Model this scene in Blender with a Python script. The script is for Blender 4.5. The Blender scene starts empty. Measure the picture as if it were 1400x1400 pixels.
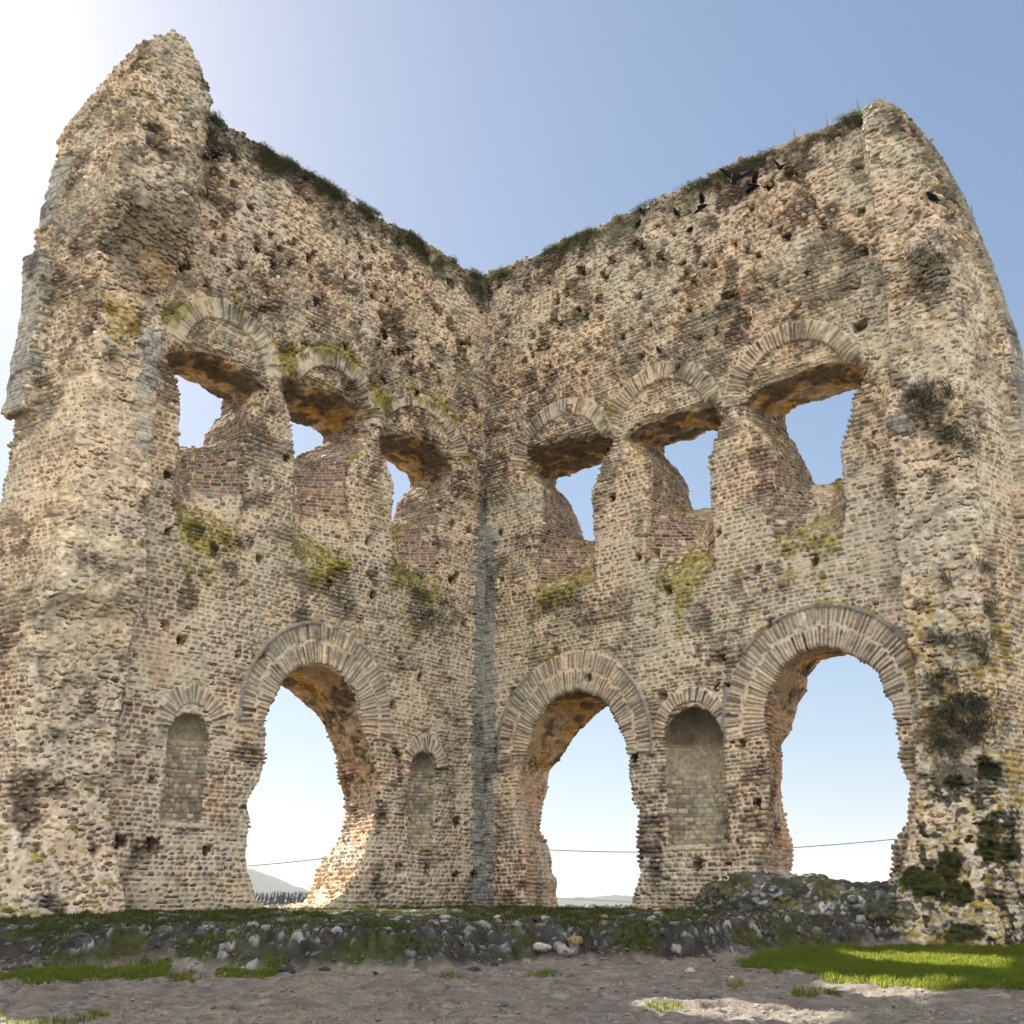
import bpy, math, random, sys, time
import numpy as np
from mathutils import Vector
T0 = time.time()
VOX = 0.05          # voxel size of the masonry volumes (metres)
rng = np.random.default_rng(7)
random.seed(7)
scene = bpy.context.scene
COL = scene.collection

# ------------------------------------------------------------------ calibration
# camera solved from the vanishing points of the two walls of the tower
F = 1500.0; PX0 = 700.0; HOR = 1240.0
PITCH = math.atan((HOR - PX0) / F); CP, SP = math.cos(PITCH), math.sin(PITCH)
EZ = 1.2
CORNER = np.array([-0.85, 33.6, 0.0]); AL = math.radians(41.3)
DIR = {'L': np.array([-math.sin(AL), -math.cos(AL), 0.0]), 'R': np.array([math.cos(AL), -math.sin(AL), 0.0])}
NRM = {'L': np.array([-math.cos(AL), math.sin(AL), 0.0]), 'R': np.array([math.sin(AL), math.cos(AL), 0.0])}

def ray(x, y):
    a = x - PX0; u = PX0 - y
    return np.array([a, F * CP - u * SP, F * SP + u * CP])
def onwall(x, y, side, w=0.0):
    r = ray(x, y); t = ((CORNER - np.array([0, 0, EZ])) @ NRM[side] + w) / (r @ NRM[side])
    p = np.array([0, 0, EZ]) + t * r
    return float((p - CORNER) @ DIR[side]), float(p[2])
def wallpts(pts, side, w=0.0): return np.array([onwall(x, y, side, w) for x, y in pts])
def toworld(uvw, side):
    return CORNER + uvw[:, :1] * DIR[side] + uvw[:, 2:3] * NRM[side] + np.stack([0 * uvw[:, 1], 0 * uvw[:, 1], uvw[:, 1]], 1)

# ------------------------------------------------------------------ helpers: objects
def tag(o, label=None, cat=None, group=None, kind=None):
    if label: o['label'] = label
    if cat: o['category'] = cat
    if group: o['group'] = group
    if kind: o['kind'] = kind
    return o
def empty(name, loc=(0, 0, 0)):
    o = bpy.data.objects.new(name, None); COL.objects.link(o); o.location = loc; o.empty_display_size = 0.3
    return o
def mesh_np(name, verts, faces, mat, parent=None, col=None, smooth=True):
    """verts (N,3), faces (M,k) -> one mesh object"""
    me = bpy.data.meshes.new(name)
    verts = np.ascontiguousarray(verts, dtype=np.float32); faces = np.ascontiguousarray(faces, dtype=np.int32)
    k = faces.shape[1]
    me.vertices.add(len(verts)); me.vertices.foreach_set('co', verts.ravel())
    me.loops.add(faces.size); me.loops.foreach_set('vertex_index', faces.ravel())
    me.polygons.add(len(faces)); me.polygons.foreach_set('loop_start', np.arange(0, faces.size, k, dtype=np.int32))
    me.update(calc_edges=True)
    if smooth: me.polygons.foreach_set('use_smooth', np.ones(len(faces), dtype=bool))
    if col is not None:
        at = me.color_attributes.new('col', 'FLOAT_COLOR', 'POINT')
        c4 = np.ones((len(verts), 4), dtype=np.float32); c4[:, :3] = col
        at.data.foreach_set('color', c4.ravel())
    me.materials.append(mat)
    o = bpy.data.objects.new(name, me); COL.objects.link(o)
    if parent is not None: o.parent = parent
    return o

# ------------------------------------------------------------------ helpers: noise
_T = rng.random((32, 32, 32)).astype(np.float32)
def vnoise(p, scale, seed=0):
    q = p * scale + np.array([17.3, 9.1, 5.7]) * (seed + 1)
    i = np.floor(q).astype(np.int32); f = (q - i).astype(np.float32); f = f * f * (3 - 2 * f)
    i &= 31; j = (i + 1) & 31
    x0, y0, z0 = i.T; x1, y1, z1 = j.T; fx, fy, fz = f.T
    a = _T[x0, y0, z0] * (1 - fx) + _T[x1, y0, z0] * fx
    b = _T[x0, y1, z0] * (1 - fx) + _T[x1, y1, z0] * fx
    c = _T[x0, y0, z1] * (1 - fx) + _T[x1, y0, z1] * fx
    d = _T[x0, y1, z1] * (1 - fx) + _T[x1, y1, z1] * fx
    a = a * (1 - fy) + b * fy; c = c * (1 - fy) + d * fy
    return a * (1 - fz) + c * fz                      # 0..1
def fbm(p, scale, seed=0, oct=3):
    s = 0; a = 1.0; t = 0
    for k in range(oct):
        s = s + a * vnoise(p, scale * 2.03 ** k, seed + 11 * k); t += a; a *= 0.55
    return s / t
def ihash(a, b, seed=0):
    h = (a.astype(np.int64) * 374761393 + b.astype(np.int64) * 668265263 + seed * 974711 + 12345) & 0xffffffff
    h = ((h ^ (h >> 13)) * 1274126177) & 0xffffffff
    h = ((h ^ (h >> 16)) * 2246822519) & 0xffffffff
    return ((h ^ (h >> 15)) & 0xffffff).astype(np.float64) / float(0x1000000)
def worley(p, cell, seed=0):
    q = p / cell; i0 = np.floor(q).astype(np.int64)
    f1 = np.full(len(p), 9.0); f2 = f1.copy(); idv = np.zeros(len(p)); rel = np.zeros(len(p))
    for dx in (-1, 0, 1):
        for dy in (-1, 0, 1):
            for dz in (-1, 0, 1):
                c = i0 + np.array([dx, dy, dz]); k = c[:, 0] * 7919 + c[:, 1] * 104729 + c[:, 2] * 1299709
                h = [ihash(k, k // 3 + 1, seed + s) for s in (1, 2, 3)]
                d = np.sqrt(sum((c[:, a] + 0.1 + 0.8 * h[a] - q[:, a]) ** 2 for a in range(3)))
                m = d < f1; f2 = np.where(m, f1, np.minimum(f2, d)); idv = np.where(m, h[0] * 0.61 + h[2] * 0.39, idv); rel = np.where(m, q[:, 1] - (c[:, 1] + 0.1 + 0.8 * h[1]), rel); f1 = np.minimum(f1, d)
    worley.rel = rel                                  # offset from the stone's centre along the second axis
    return f1, f2, (idv * 7.13) % 1.0
def gridnoise(shape, cells, seed):
    """smooth value noise on a regular grid, by separable interpolation"""
    r = np.random.default_rng(seed); a = r.random([max(2, int(c) + 2) for c in cells]).astype(np.float32)
    for ax in range(3):
        n, m = shape[ax], a.shape[ax]
        x = np.linspace(0, m - 1.001, n); i = x.astype(int); f = (x - i).astype(np.float32); f = f * f * (3 - 2 * f)
        sh = [1, 1, 1]; sh[ax] = n; f = f.reshape(sh)
        a = np.take(a, i, ax) * (1 - f) + np.take(a, i + 1, ax) * f
    return a - 0.5
def sstep(a, b, x):
    t = np.clip((x - a) / (b - a), 0, 1); return t * t * (3 - 2 * t)
def mix(a, b, t): return a + (b - a) * t[:, None]
def poly_sdf(P, poly):
    """signed distance (negative inside) of points P (N,2) to a closed polygon"""
    d = np.full(len(P), 1e9); ins = np.zeros(len(P), bool); n = len(poly)
    for k in range(n):
        a, b = poly[k], poly[(k + 1) % n]; e = b - a; w = P - a
        t = np.clip((w @ e) / (e @ e + 1e-12), 0, 1); d = np.minimum(d, ((w - t[:, None] * e) ** 2).sum(1))
        c = ((a[1] <= P[:, 1]) != (b[1] <= P[:, 1]))
        xi = a[0] + (P[:, 1] - a[1]) / (e[1] if abs(e[1]) > 1e-9 else 1e-9) * e[0]
        ins ^= c & (P[:, 0] < xi)
    d = np.sqrt(d); return np.where(ins, -d, d)
def smax(a, b, k):
    h = np.clip(0.5 + 0.5 * (a - b) / k, 0, 1); return b + (a - b) * h + k * h * (1 - h)
def smin(a, b, k): return -smax(-a, -b, k)

# ------------------------------------------------------------------ materials
def nodes_mat(name):
    m = bpy.data.materials.new(name); m.use_nodes = True
    nt = m.node_tree; b = nt.nodes['Principled BSDF']; b.inputs['Roughness'].default_value = 0.95
    b.inputs['Specular IOR Level'].default_value = 0.15
    return m, nt, b
def surf_mat(name, base=None, attr=False, n1=(9, 0.75, 1.2), n2=(60, 0.8, 1.18), bump=0.5, bscale=45, dist=0.02, rough=0.95, stops=None):
    m, nt, b = nodes_mat(name); N, L = nt.nodes.new, nt.links.new
    tc = N('ShaderNodeTexCoord')
    if attr:
        s = N('ShaderNodeAttribute'); s.attribute_name = 'col'; c = s.outputs['Color']
    elif stops:
        nz = N('ShaderNodeTexNoise'); nz.inputs['Scale'].default_value = stops[0]; nz.inputs['Detail'].default_value = 6
        L(tc.outputs['Object'], nz.inputs['Vector'])
        r = N('ShaderNodeValToRGB'); r.color_ramp.elements[0].position = 0.3; r.color_ramp.elements[1].position = 0.7
        r.color_ramp.elements[0].color = (*stops[1], 1); r.color_ramp.elements[1].color = (*stops[2], 1)
        L(nz.outputs['Fac'], r.inputs['Fac']); c = r.outputs['Color']
    else:
        s = N('ShaderNodeRGB'); s.outputs[0].default_value = (*base, 1); c = s.outputs[0]
    for sc, lo, hi in (n1, n2):
        nz = N('ShaderNodeTexNoise'); nz.inputs['Scale'].default_value = sc; nz.inputs['Detail'].default_value = 4
        L(tc.outputs['Object'], nz.inputs['Vector'])
        mr = N('ShaderNodeMapRange'); mr.inputs[1].default_value = 0.3; mr.inputs[2].default_value = 0.7
        mr.inputs[3].default_value = lo; mr.inputs[4].default_value = hi; L(nz.outputs['Fac'], mr.inputs[0])
        mx = N('ShaderNodeMixRGB'); mx.blend_type = 'MULTIPLY'; mx.inputs[0].default_value = 1
        L(c, mx.inputs[1]); L(mr.outputs[0], mx.inputs[2]); c = mx.outputs[0]
    L(c, b.inputs['Base Color']); b.inputs['Roughness'].default_value = rough
    if bump:
        nz = N('ShaderNodeTexNoise'); nz.inputs['Scale'].default_value = bscale; nz.inputs['Detail'].default_value = 5
        L(tc.outputs['Object'], nz.inputs['Vector'])
        bp = N('ShaderNodeBump'); bp.inputs['Strength'].default_value = bump; bp.inputs['Distance'].default_value = dist
        L(nz.outputs['Fac'], bp.inputs['Height']); L(bp.outputs[0], b.inputs['Normal'])
    return m
M_STONE = surf_mat('rubble_masonry', attr=True)
M_GROUND = surf_mat('bare_earth', attr=True, n1=(3, 0.85, 1.12), n2=(40, 0.75, 1.2), bump=0.7, bscale=30, dist=0.03)
M_LOOSE = surf_mat('loose_stone', stops=(9, (0.025, 0.025, 0.024), (0.10, 0.098, 0.09)), bump=0.8)
M_PALE = surf_mat('pale_stone', stops=(8, (0.36, 0.32, 0.26), (0.6, 0.56, 0.5)), bump=0.6)
M_OCHRE = surf_mat('ochre_stone', stops=(8, (0.16, 0.12, 0.07), (0.42, 0.33, 0.16)), bump=0.6)
M_CROW = surf_mat('black_feathers', base=(0.005, 0.005, 0.006), bump=0, rough=0.9)
M_BEAK = surf_mat('dark_beak', base=(0.03, 0.03, 0.03), bump=0)
M_CABLE = surf_mat('cable_sheath', base=(0.05, 0.05, 0.055), bump=0)

def leaf_mat(name, c0, c1, trans=0.35, tboost=1.0):
    m, nt, b = nodes_mat(name); N, L = nt.nodes.new, nt.links.new
    at = N('ShaderNodeAttribute'); at.attribute_name = 'col'
    r = N('ShaderNodeMixRGB'); r.inputs[1].default_value = (*c0, 1); r.inputs[2].default_value = (*c1, 1)
    sp = N('ShaderNodeSeparateColor'); L(at.outputs['Color'], sp.inputs[0]); L(sp.outputs[0], r.inputs[0])
    L(r.outputs[0], b.inputs['Base Color']); b.inputs['Roughness'].default_value = 0.7
    tr = N('ShaderNodeBsdfTranslucent'); tc_ = N('ShaderNodeMixRGB'); tc_.blend_type = 'MULTIPLY'; tc_.inputs[0].default_value = 1; tc_.inputs[2].default_value = (tboost * 1.25, tboost, tboost * .8, 1); tc_.use_clamp = True; L(r.outputs[0], tc_.inputs[1]); L(tc_.outputs[0], tr.inputs[0])
    ms = N('ShaderNodeMixShader'); ms.inputs[0].default_value = trans
    L(b.outputs[0], ms.inputs[1]); L(tr.outputs[0], ms.inputs[2])
    L(ms.outputs[0], nt.nodes['Material Output'].inputs['Surface'])
    return m
M_GRASS = leaf_mat('grass_blades', (0.05, 0.085, 0.012), (0.17, 0.23, 0.035), 0.6, 2.0)
M_BANK = leaf_mat('bank_grass', (0.03, 0.048, 0.01), (0.10, 0.125, 0.03), 0.3)
M_POPLAR = leaf_mat('poplar_leaves', (0.04, 0.07, 0.02), (0.10, 0.15, 0.04), 0.2)
M_BARK = surf_mat('grey_bark', stops=(4, (.08, .07, .06), (.18, .16, .14)))
M_STALK = leaf_mat('dry_stalks', (0.07, 0.06, 0.04), (0.16, 0.14, 0.09), 0.2)
M_DRY = leaf_mat('dry_grass', (0.22, 0.18, 0.08), (0.40, 0.34, 0.17), 0.3)
M_SHRUB = leaf_mat('grey_green_shrub', (0.06, 0.066, 0.05), (0.19, 0.19, 0.145), 0.25)
M_FRINGE = leaf_mat('wall_top_plants', (0.05, 0.065, 0.035), (0.18, 0.20, 0.11), 0.3)
M_CONIFER = leaf_mat('conifer_needles', (0.015, 0.018, 0.02), (0.03, 0.034, 0.034), 0.1)

# ------------------------------------------------------------------ masonry: data read off the photograph (pixels of the 1400 px photo)
OPEN = {
 'L': {
  'arch': ([(370,1243),(353,1232),(341,1194),(337,1165),(345,1126),(339,1097),(357,1066),(363,1033),(364,979),(374,960),(382,941),(391,926),(410,910),(431,905),(457,913),(477,934),(491,960),(497,998),(508,1030),(520,1070),(516,1110),(503,1150),(488,1190),(468,1225),(440,1246)],
           [(390,1243),(330,1240),(285,1190),(285,1100),(300,1030),(312,965),(345,930),(375,930),(392,943),(401,951),(414,964),(429,975),(443,994),(453,1022),(461,1044),(460,1065),(468,1086),(471,1110),(468,1132),(455,1163),(440,1174),(430,1199),(425,1217),(411,1237)]),
  'win1': ([(247,609),(247,577),(249,557),(247,540),(244,517),(236,497),(238,486),(270,487),(310,497),(345,520),(358,532),(345,560),(337,590),(335,640),(340,670),(332,700),(330,722),(300,722),(250,712),(236,690),(240,650)],
           [(273,622),(277,594),(287,583),(301,571),(306,546),(273,529),(245,516),(215,508),(200,560),(200,610),(247,614)]),
  'win2': ([(404,621),(400,593),(396,578),(394,563),(394,530),(404,523),(437,536),(473,547),(499,564),(506,590),(503,612),(482,628),(480,657),(480,700),(484,730),(483,768),(450,765),(400,752),(401,700)],
           [(406,624),(416,619),(429,616),(441,613),(441,597),(427,587),(396,577),(352,560),(342,600),(350,635),(390,636)]),
  'win3': ([(537,694),(538,660),(534,647),(530,630),(527,609),(530,597),(543,599),(571,606),(600,616),(614,633),(622,650),(608,666),(602,690),(603,740),(602,790),(575,800),(540,785),(538,740)],
           [(537,712),(540,693),(550,680),(561,669),(561,660),(556,649),(544,641),(532,633),(495,612),(480,650),(484,705),(515,722)]),
 },
 'R': {
  'arch': ([(836,1256),(860,1249),(866,1231),(869,1216),(876,1194),(871,1177),(870,1137),(873,1109),(864,1087),(860,1063),(860,1031),(856,1011),(844,986),(833,962),(818,949),(790,942),(771,947),(751,958),(739,971),(728,992),(721,1012),(710,1045),(703,1090),(708,1130),(716,1168),(715,1200),(716,1225),(718,1250),(760,1256)],
           [(781,1255),(769,1247),(761,1223),(764,1206),(756,1194),(754,1171),(747,1151),(737,1136),(743,1097),(750,1078),(752,1054),(764,1041),(777,1024),(789,1005),(809,984),(829,970),(845,962),(880,975),(905,1010),(915,1060),(920,1130),(920,1200),(900,1252)]),
  'arch2': ([(1034,1205),(1043,1144),(1052,1090),(1053,1053),(1049,1000),(1047,970),(1053,944),(1069,913),(1094,891),(1120,883),(1146,885),(1171,897),(1200,919),(1211,953),(1220,964),(1224,993),(1229,1024),(1224,1036),(1237,1059),(1243,1076),(1240,1127),(1220,1156),(1220,1170),(1213,1214),(1150,1216),(1090,1207)],
           [(1081,1197),(1086,1161),(1077,1133),(1069,1104),(1069,1076),(1071,1047),(1069,1019),(1080,1004),(1084,990),(1093,964),(1104,944),(1106,927),(1114,913),(1123,901),(1145,897),(1175,893),(1230,930),(1262,990),(1270,1060),(1270,1130),(1260,1205),(1213,1218),(1180,1215),(1143,1203)]),
  'win1': ([(812,738),(810,700),(810,665),(818,650),(822,632),(832,610),(827,598),(801,603),(766,607),(744,614),(722,624),(718,640),(735,662),(738,696),(734,740),(729,780),(730,812),(765,806),(812,795)],
           [(801,740),(794,714),(784,696),(779,686),(760,673),(761,654),(787,649),(806,641),(820,636),(845,630),(850,660),(845,700),(840,738)]),
  'win2': ([(971,690),(971,654),(969,628),(974,622),(976,594),(978,568),(966,560),(944,569),(923,573),(899,580),(877,588),(862,601),(885,630),(885,670),(883,700),(880,740),(880,785),(910,790),(973,775),(974,734)],
           [(951,697),(944,687),(940,659),(927,644),(909,624),(910,611),(930,606),(951,600),(967,591),(985,588),(1005,600),(1005,660),(1000,692)]),
  'win3': ([(1152,651),(1149,616),(1156,591),(1161,566),(1164,543),(1174,515),(1172,504),(1133,503),(1104,510),(1076,523),(1047,534),(1028,549),(1020,568),(1045,595),(1054,616),(1056,644),(1053,690),(1050,738),(1090,740),(1150,722),(1154,690)],
           [(1117,665),(1110,649),(1094,630),(1087,606),(1076,591),(1074,569),(1093,556),(1127,547),(1154,537),(1173,531),(1195,540),(1190,600),(1180,655),(1152,652),(1133,660)]),
 }}
# niches: centre u, half width, spring height, sill height, depth
NICHE = {'L': {'niche1': (10.15, 0.56, 4.95, 3.02, 0.5), 'niche2': (2.52, 0.5, 4.86, 2.72, 0.46)}, 'R': {'niche1': (7.36, 0.9, 5.22, 2.66, 0.85)}}
# voussoir rings: centre u, v, inner radius, outer radius, angle range (degrees from +u), double ring
RING = {'L': {'arch': (6.33, 5.82, 1.52, 2.58, -8, 188, 2), 'niche1': (10.12, 5.2, 0.58, 1.0, -5, 185, 1), 'niche2': (2.44, 4.96, 0.5, 0.92, 0, 180, 1),
              'win1': (10.16, 14.7, 1.32, 1.86, 6, 174, 1), 'win2': (6.49, 14.74, 1.3, 1.84, 6, 174, 1), 'win3': (2.95, 14.3, 1.7, 2.18, 12, 165, 1)},
        'R': {'arch': (3.37, 5.4, 1.68, 2.8, -8, 188, 2), 'arch2': (11.03, 5.5, 1.62, 2.72, -8, 188, 2), 'niche1': (7.32, 5.45, 0.86, 1.2, -2, 182, 1),
              'win1': (3.14, 14.2, 1.62, 2.14, 10, 170, 1), 'win2': (6.8, 14.2, 1.62, 2.16, 10, 170, 1), 'win3': (11.0, 14.0, 1.6, 2.12, 6, 174, 1)}}
HOLES = {'L': [(393,391),(292,342),(385,339),(334,364),(438,412),(475,379),(512,404),(495,441),(529,459),(559,478),(571,379),(636,469),(477,328),(571,538),(418,468),(525,520),(294,754),(230,726),(231,649),(276,683),(356,766),(393,626),(450,800),(511,813),(504,740),(620,716),(643,724),(626,786),(637,852),(539,964),(502,1034),(548,1036),(626,1125),(546,1187),(585,1188),(626,1194),(650,1198),(212,1155),(284,1164),(209,1066),(165,1152),(173,881),(296,238),(344,282),(452,286),(560,330),(600,420),(430,345)],
         'R': [(1002,404),(1041,394),(958,417),(1021,441),(956,463),(1090,419),(801,433),(764,443),(728,457),(691,470),(805,478),(886,443),(1175,445),(921,750),(913,807),(1112,767),(1035,779),(683,728),(685,791),(836,681),(1053,852),(1074,325),(1125,305),(1178,343),(974,362),(932,382),(1172,224),(1021,342),(1103,373),(1177,288),(1168,392),(834,355),(793,370),(873,338),(720,395),(747,385),(977,939),(992,939),(906,952),(1016,1018),(1035,1100),(953,1183),(722,1198),(866,1036),(870,405),(850,460),(925,505)]}
BIGHOLE = {(294,754),(165,1152),(212,1155),(1178,343),(1172,224),(1175,445),(793,370),(873,338),(626,1125),(921,750),(930,381)}

def lin(x, xs, ys): return np.interp(x, xs, ys)
CFG = {
 'L': dict(u=(-2.5, 15.4), w=(-1.75, 2.55), uin=12.2,
           top=lambda u, w: lin(u, [-3, 11.65, 11.75, 11.95, 12.25, 12.6, 12.85, 13.1, 13.35, 13.8, 14.3, 14.8], [22.05, 22.05, 22.2, 22.5, 22.85, 23.25, 23.5, 23.45, 23.1, 22.6, 21.9, 21.1]) - 0.5 * np.clip(w - .3, 0, 9) * (u > 11.7),
           uout=lambda v, w: lin(v, [-1, 2, 4.5, 7, 9, 10.5, 15, 17.5, 20, 24], [14.75, 14.55, 14.45, 14.5, 14.3, 14.12, 14.1, 14.35, 14.2, 13.9]) + 0.16 * np.clip(w, 0, 3) + 0.32 * (w > 1.35) * (v > 12.3) * (v < 16.6),
           s=([-1, 0.6, 2.2, 3.2, 5.5, 7.2, 7.6, 8.7, 9.0, 10.9, 11.1, 13, 15.0, 16.6, 17.3, 18.5, 21, 24], [1.5, 1.3, 0.85, 0.55, 0.5, 0.62, 0.9, 0.85, 0.66, 0.62, 0.5, 0.34, 0.3, 0.35, 0.95, 1.0, 0.75, 0.45])),
 'R': dict(u=(-0.35, 17.0), w=(-1.75, 2.55), uin=13.2,
           top=lambda u, w: lin(u, [-1, 9, 13.5, 14.4, 15.0, 15.5, 15.9, 16.6], [22.25, 21.95, 21.75, 21.7, 20.9, 19.2, 17.0, 12.0]) - .75 * np.clip(-w - .05, 0, 1.2),
           uout=lambda v, w: lin(v, [-1, 2, 9.6, 12, 16, 18.7, 22], [15.0, 14.95, 15.5, 15.65, 15.7, 15.4, 15.0]) + 0.13 * np.clip(w, 0, 3) + 0.25 * (w > 1.4) * (v > 3.0),
           s=([-1, 0.6, 1.8, 2.6, 3.2, 6, 9, 12, 14, 15.5, 16.2, 18, 22], [1.6, 1.45, 0.95, 0.7, 0.45, 0.5, 0.62, 0.7, 0.5, 0.4, 0.55, 0.45, 0.3])),
}

MOSSPX = [(1346,1050,16,16),(1350,1131,20,9),(1358,1164,20,15),(1303,1186,20,16),(1290,1212,40,12),(1303,1068,16,9),(1325,1225,26,10),(1340,1275,24,14),(1260,1200,22,14)]

def build_volume(side):
    cf = CFG[side]
    us = np.arange(cf['u'][0], cf['u'][1], VOX, dtype=np.float32); vs = np.arange(-0.5, 24.6, VOX, dtype=np.float32); ws = np.arange(cf['w'][0], cf['w'][1], VOX, dtype=np.float32)
    sh = (len(us), len(vs), len(ws)); ext = [len(us) * VOX, len(vs) * VOX, len(ws) * VOX]
    U2, V2 = np.meshgrid(us, vs, indexing='ij')
    P2 = np.stack([U2.ravel(), V2.ravel()], 1).astype(np.float64)
    n1 = gridnoise(sh, [e / 0.9 for e in ext], 11 + ord(side)); n2 = gridnoise(sh, [e / 0.34 for e in ext], 12 + ord(side)); n3 = gridnoise(sh, [e / 0.15 for e in ext], 13 + ord(side))
    nz = 0.10 * n1 + 0.07 * n2 + 0.06 * n3
    U = us[:, None, None]; V = vs[None, :, None]; W = ws[None, None, :]
    umin = -2.2 if side == 'L' else -0.3
    # wall slab: the inner face leans out a touch and is eroded in shallow hollows near the top
    ero = 0.10 * sstep(16, 21.5, V2)[:, :, None] * (n1[:, :, :] + 0.3)
    f = np.maximum(-W + ero + 0.25 * nz, W - 2.2)
    f = np.maximum(f, umin - U)
    uo = np.stack([cf['uout'](vs, w) for w in ws], 1).astype(np.float32)[None]
    tp = np.stack([cf['top'](us, w) for w in ws], 1).astype(np.float32)[:, None, :]
    f = smax(f, (U - uo) + nz * 0.9, 0.12)
    # broken return wall: a stub that sticks out of the inner face, torn unevenly
    s = lin(vs, *cf['s']).astype(np.float32)[None, :, None]
    if side == 'L': ui = lin(vs, [-1, 2, 3, 16, 17.2, 24], [11.6, 12.1, 12.25, 12.2, 11.95, 11.8])[None, :, None]
    else: ui = lin(vs, [-1, 1.2, 2.6, 3.5, 5.7, 8, 12, 16, 19, 24], [12.55, 12.7, 13.0, 13.2, 13.55, 13.5, 13.7, 14.0, 13.95, 13.9])[None, :, None]
    st = np.maximum(-(W + s) + 0.22 * n1 + 0.16 * n2 + 0.10 * n3, W - 0.4)
    st = smax(st, ui - U + 0.5 * nz, 0.10); st = smax(st, U - (uo - 0.05) + nz, 0.35)
    f = smin(f, st, 0.08)
    f = smax(f, V - tp + 1.2 * nz - 0.02, 0.10)
    del st
    polys = {}
    for nm, (a, b) in OPEN[side].items():
        pa, pb = wallpts(a, side, 0.0), wallpts(b, side, 2.2); polys[nm] = (pa, pb)
        lo = np.minimum(pa.min(0), pb.min(0)) - 0.8; hi = np.maximum(pa.max(0), pb.max(0)) + 0.8
        iu = slice(max(0, int((lo[0] - us[0]) / VOX)), int((hi[0] - us[0]) / VOX) + 1); iv = slice(max(0, int((lo[1] - vs[0]) / VOX)), int((hi[1] - vs[0]) / VOX) + 1)
        uu, vv = np.meshgrid(us[iu], vs[iv], indexing='ij'); q = np.stack([uu.ravel(), vv.ravel()], 1).astype(np.float64)
        da = poly_sdf(q, pa).reshape(uu.shape).astype(np.float32); db = poly_sdf(q, pb).reshape(uu.shape).astype(np.float32)
        t = np.clip(ws / 2.2, 0, 1); 
        if nm.startswith('win'): t = np.where(t < 0.12, 0, (t - 0.12) / 0.88)
        op = da[:, :, None] * (1 - t) + db[:, :, None] * t
        if nm.startswith('win'):       # the front edge of the lintel has fallen away in a slope
            vt = pa[:, 1].max(); op = op - (.34 * np.clip(1 - ws / .55, 0, 1))[None, None, :] * sstep(vt - 1.1, vt - .3, vv)[:, :, None] * (.6 + 1.6 * (n2[iu, iv] + .5) * .5)
        sub = nz[iu, iv]
        op = op + sub * (1.1 if nm.startswith('win') else 0.9) + 0.0
        f[iu, iv] = smax(f[iu, iv], -op, 0.07)
    for nm, (uc, a, vsn, vb, dep) in NICHE[side].items():
        q = np.sqrt(((U - uc) / a) ** 2 + (np.maximum(W, 0) / dep) ** 2) - 1.0
        cyl = np.maximum(np.maximum(q * a, V - vsn), vb - V)
        dome = (np.sqrt(((U - uc) / a) ** 2 + (np.maximum(W, 0) / dep) ** 2 + ((V - vsn) / a) ** 2) - 1.0) * a
        f = smax(f, -(np.minimum(cyl, np.maximum(dome, vsn - 0.02 - V)) + 0.12 * nz), 0.03)
    rh = random.Random(31 + ord(side)); extra = []
    for row, n in ((16.9, 7), (17.6, 10), (18.4, 10), (19.2, 10), (20.0, 9), (20.8, 8), (10.6, 5), (7.3, 4)):
        extra += [(rh.uniform(.7, 12.0), row + rh.uniform(-.25, .25)) for _ in range(n)]
    for x, y in HOLES[side] + extra:
        hu, hv = (x, y) if x < 30 else onwall(x, y, side); r = 0.115 + 0.03 * random.random() + (0.05 if (x, y) in BIGHOLE else 0)
        ru = r * random.uniform(0.75, 1.1)
        iu = slice(max(0, int((hu - 0.5 - us[0]) / VOX)), int((hu + 0.5 - us[0]) / VOX)); iv = slice(max(0, int((hv - 0.5 - vs[0]) / VOX)), int((hv + 0.5 - vs[0]) / VOX))
        d = np.maximum(np.maximum(np.abs(U[iu] - hu) - ru, np.abs(V[:, iv] - hv) - r), W - 0.7) + 0.8 * n3[iu, iv]* 0.12
        f[iu, iv] = smax(f[iu, iv], -d, 0.03)
    f = np.maximum(f, -0.35 - V)
    return f, us, vs, ws, polys

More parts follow.
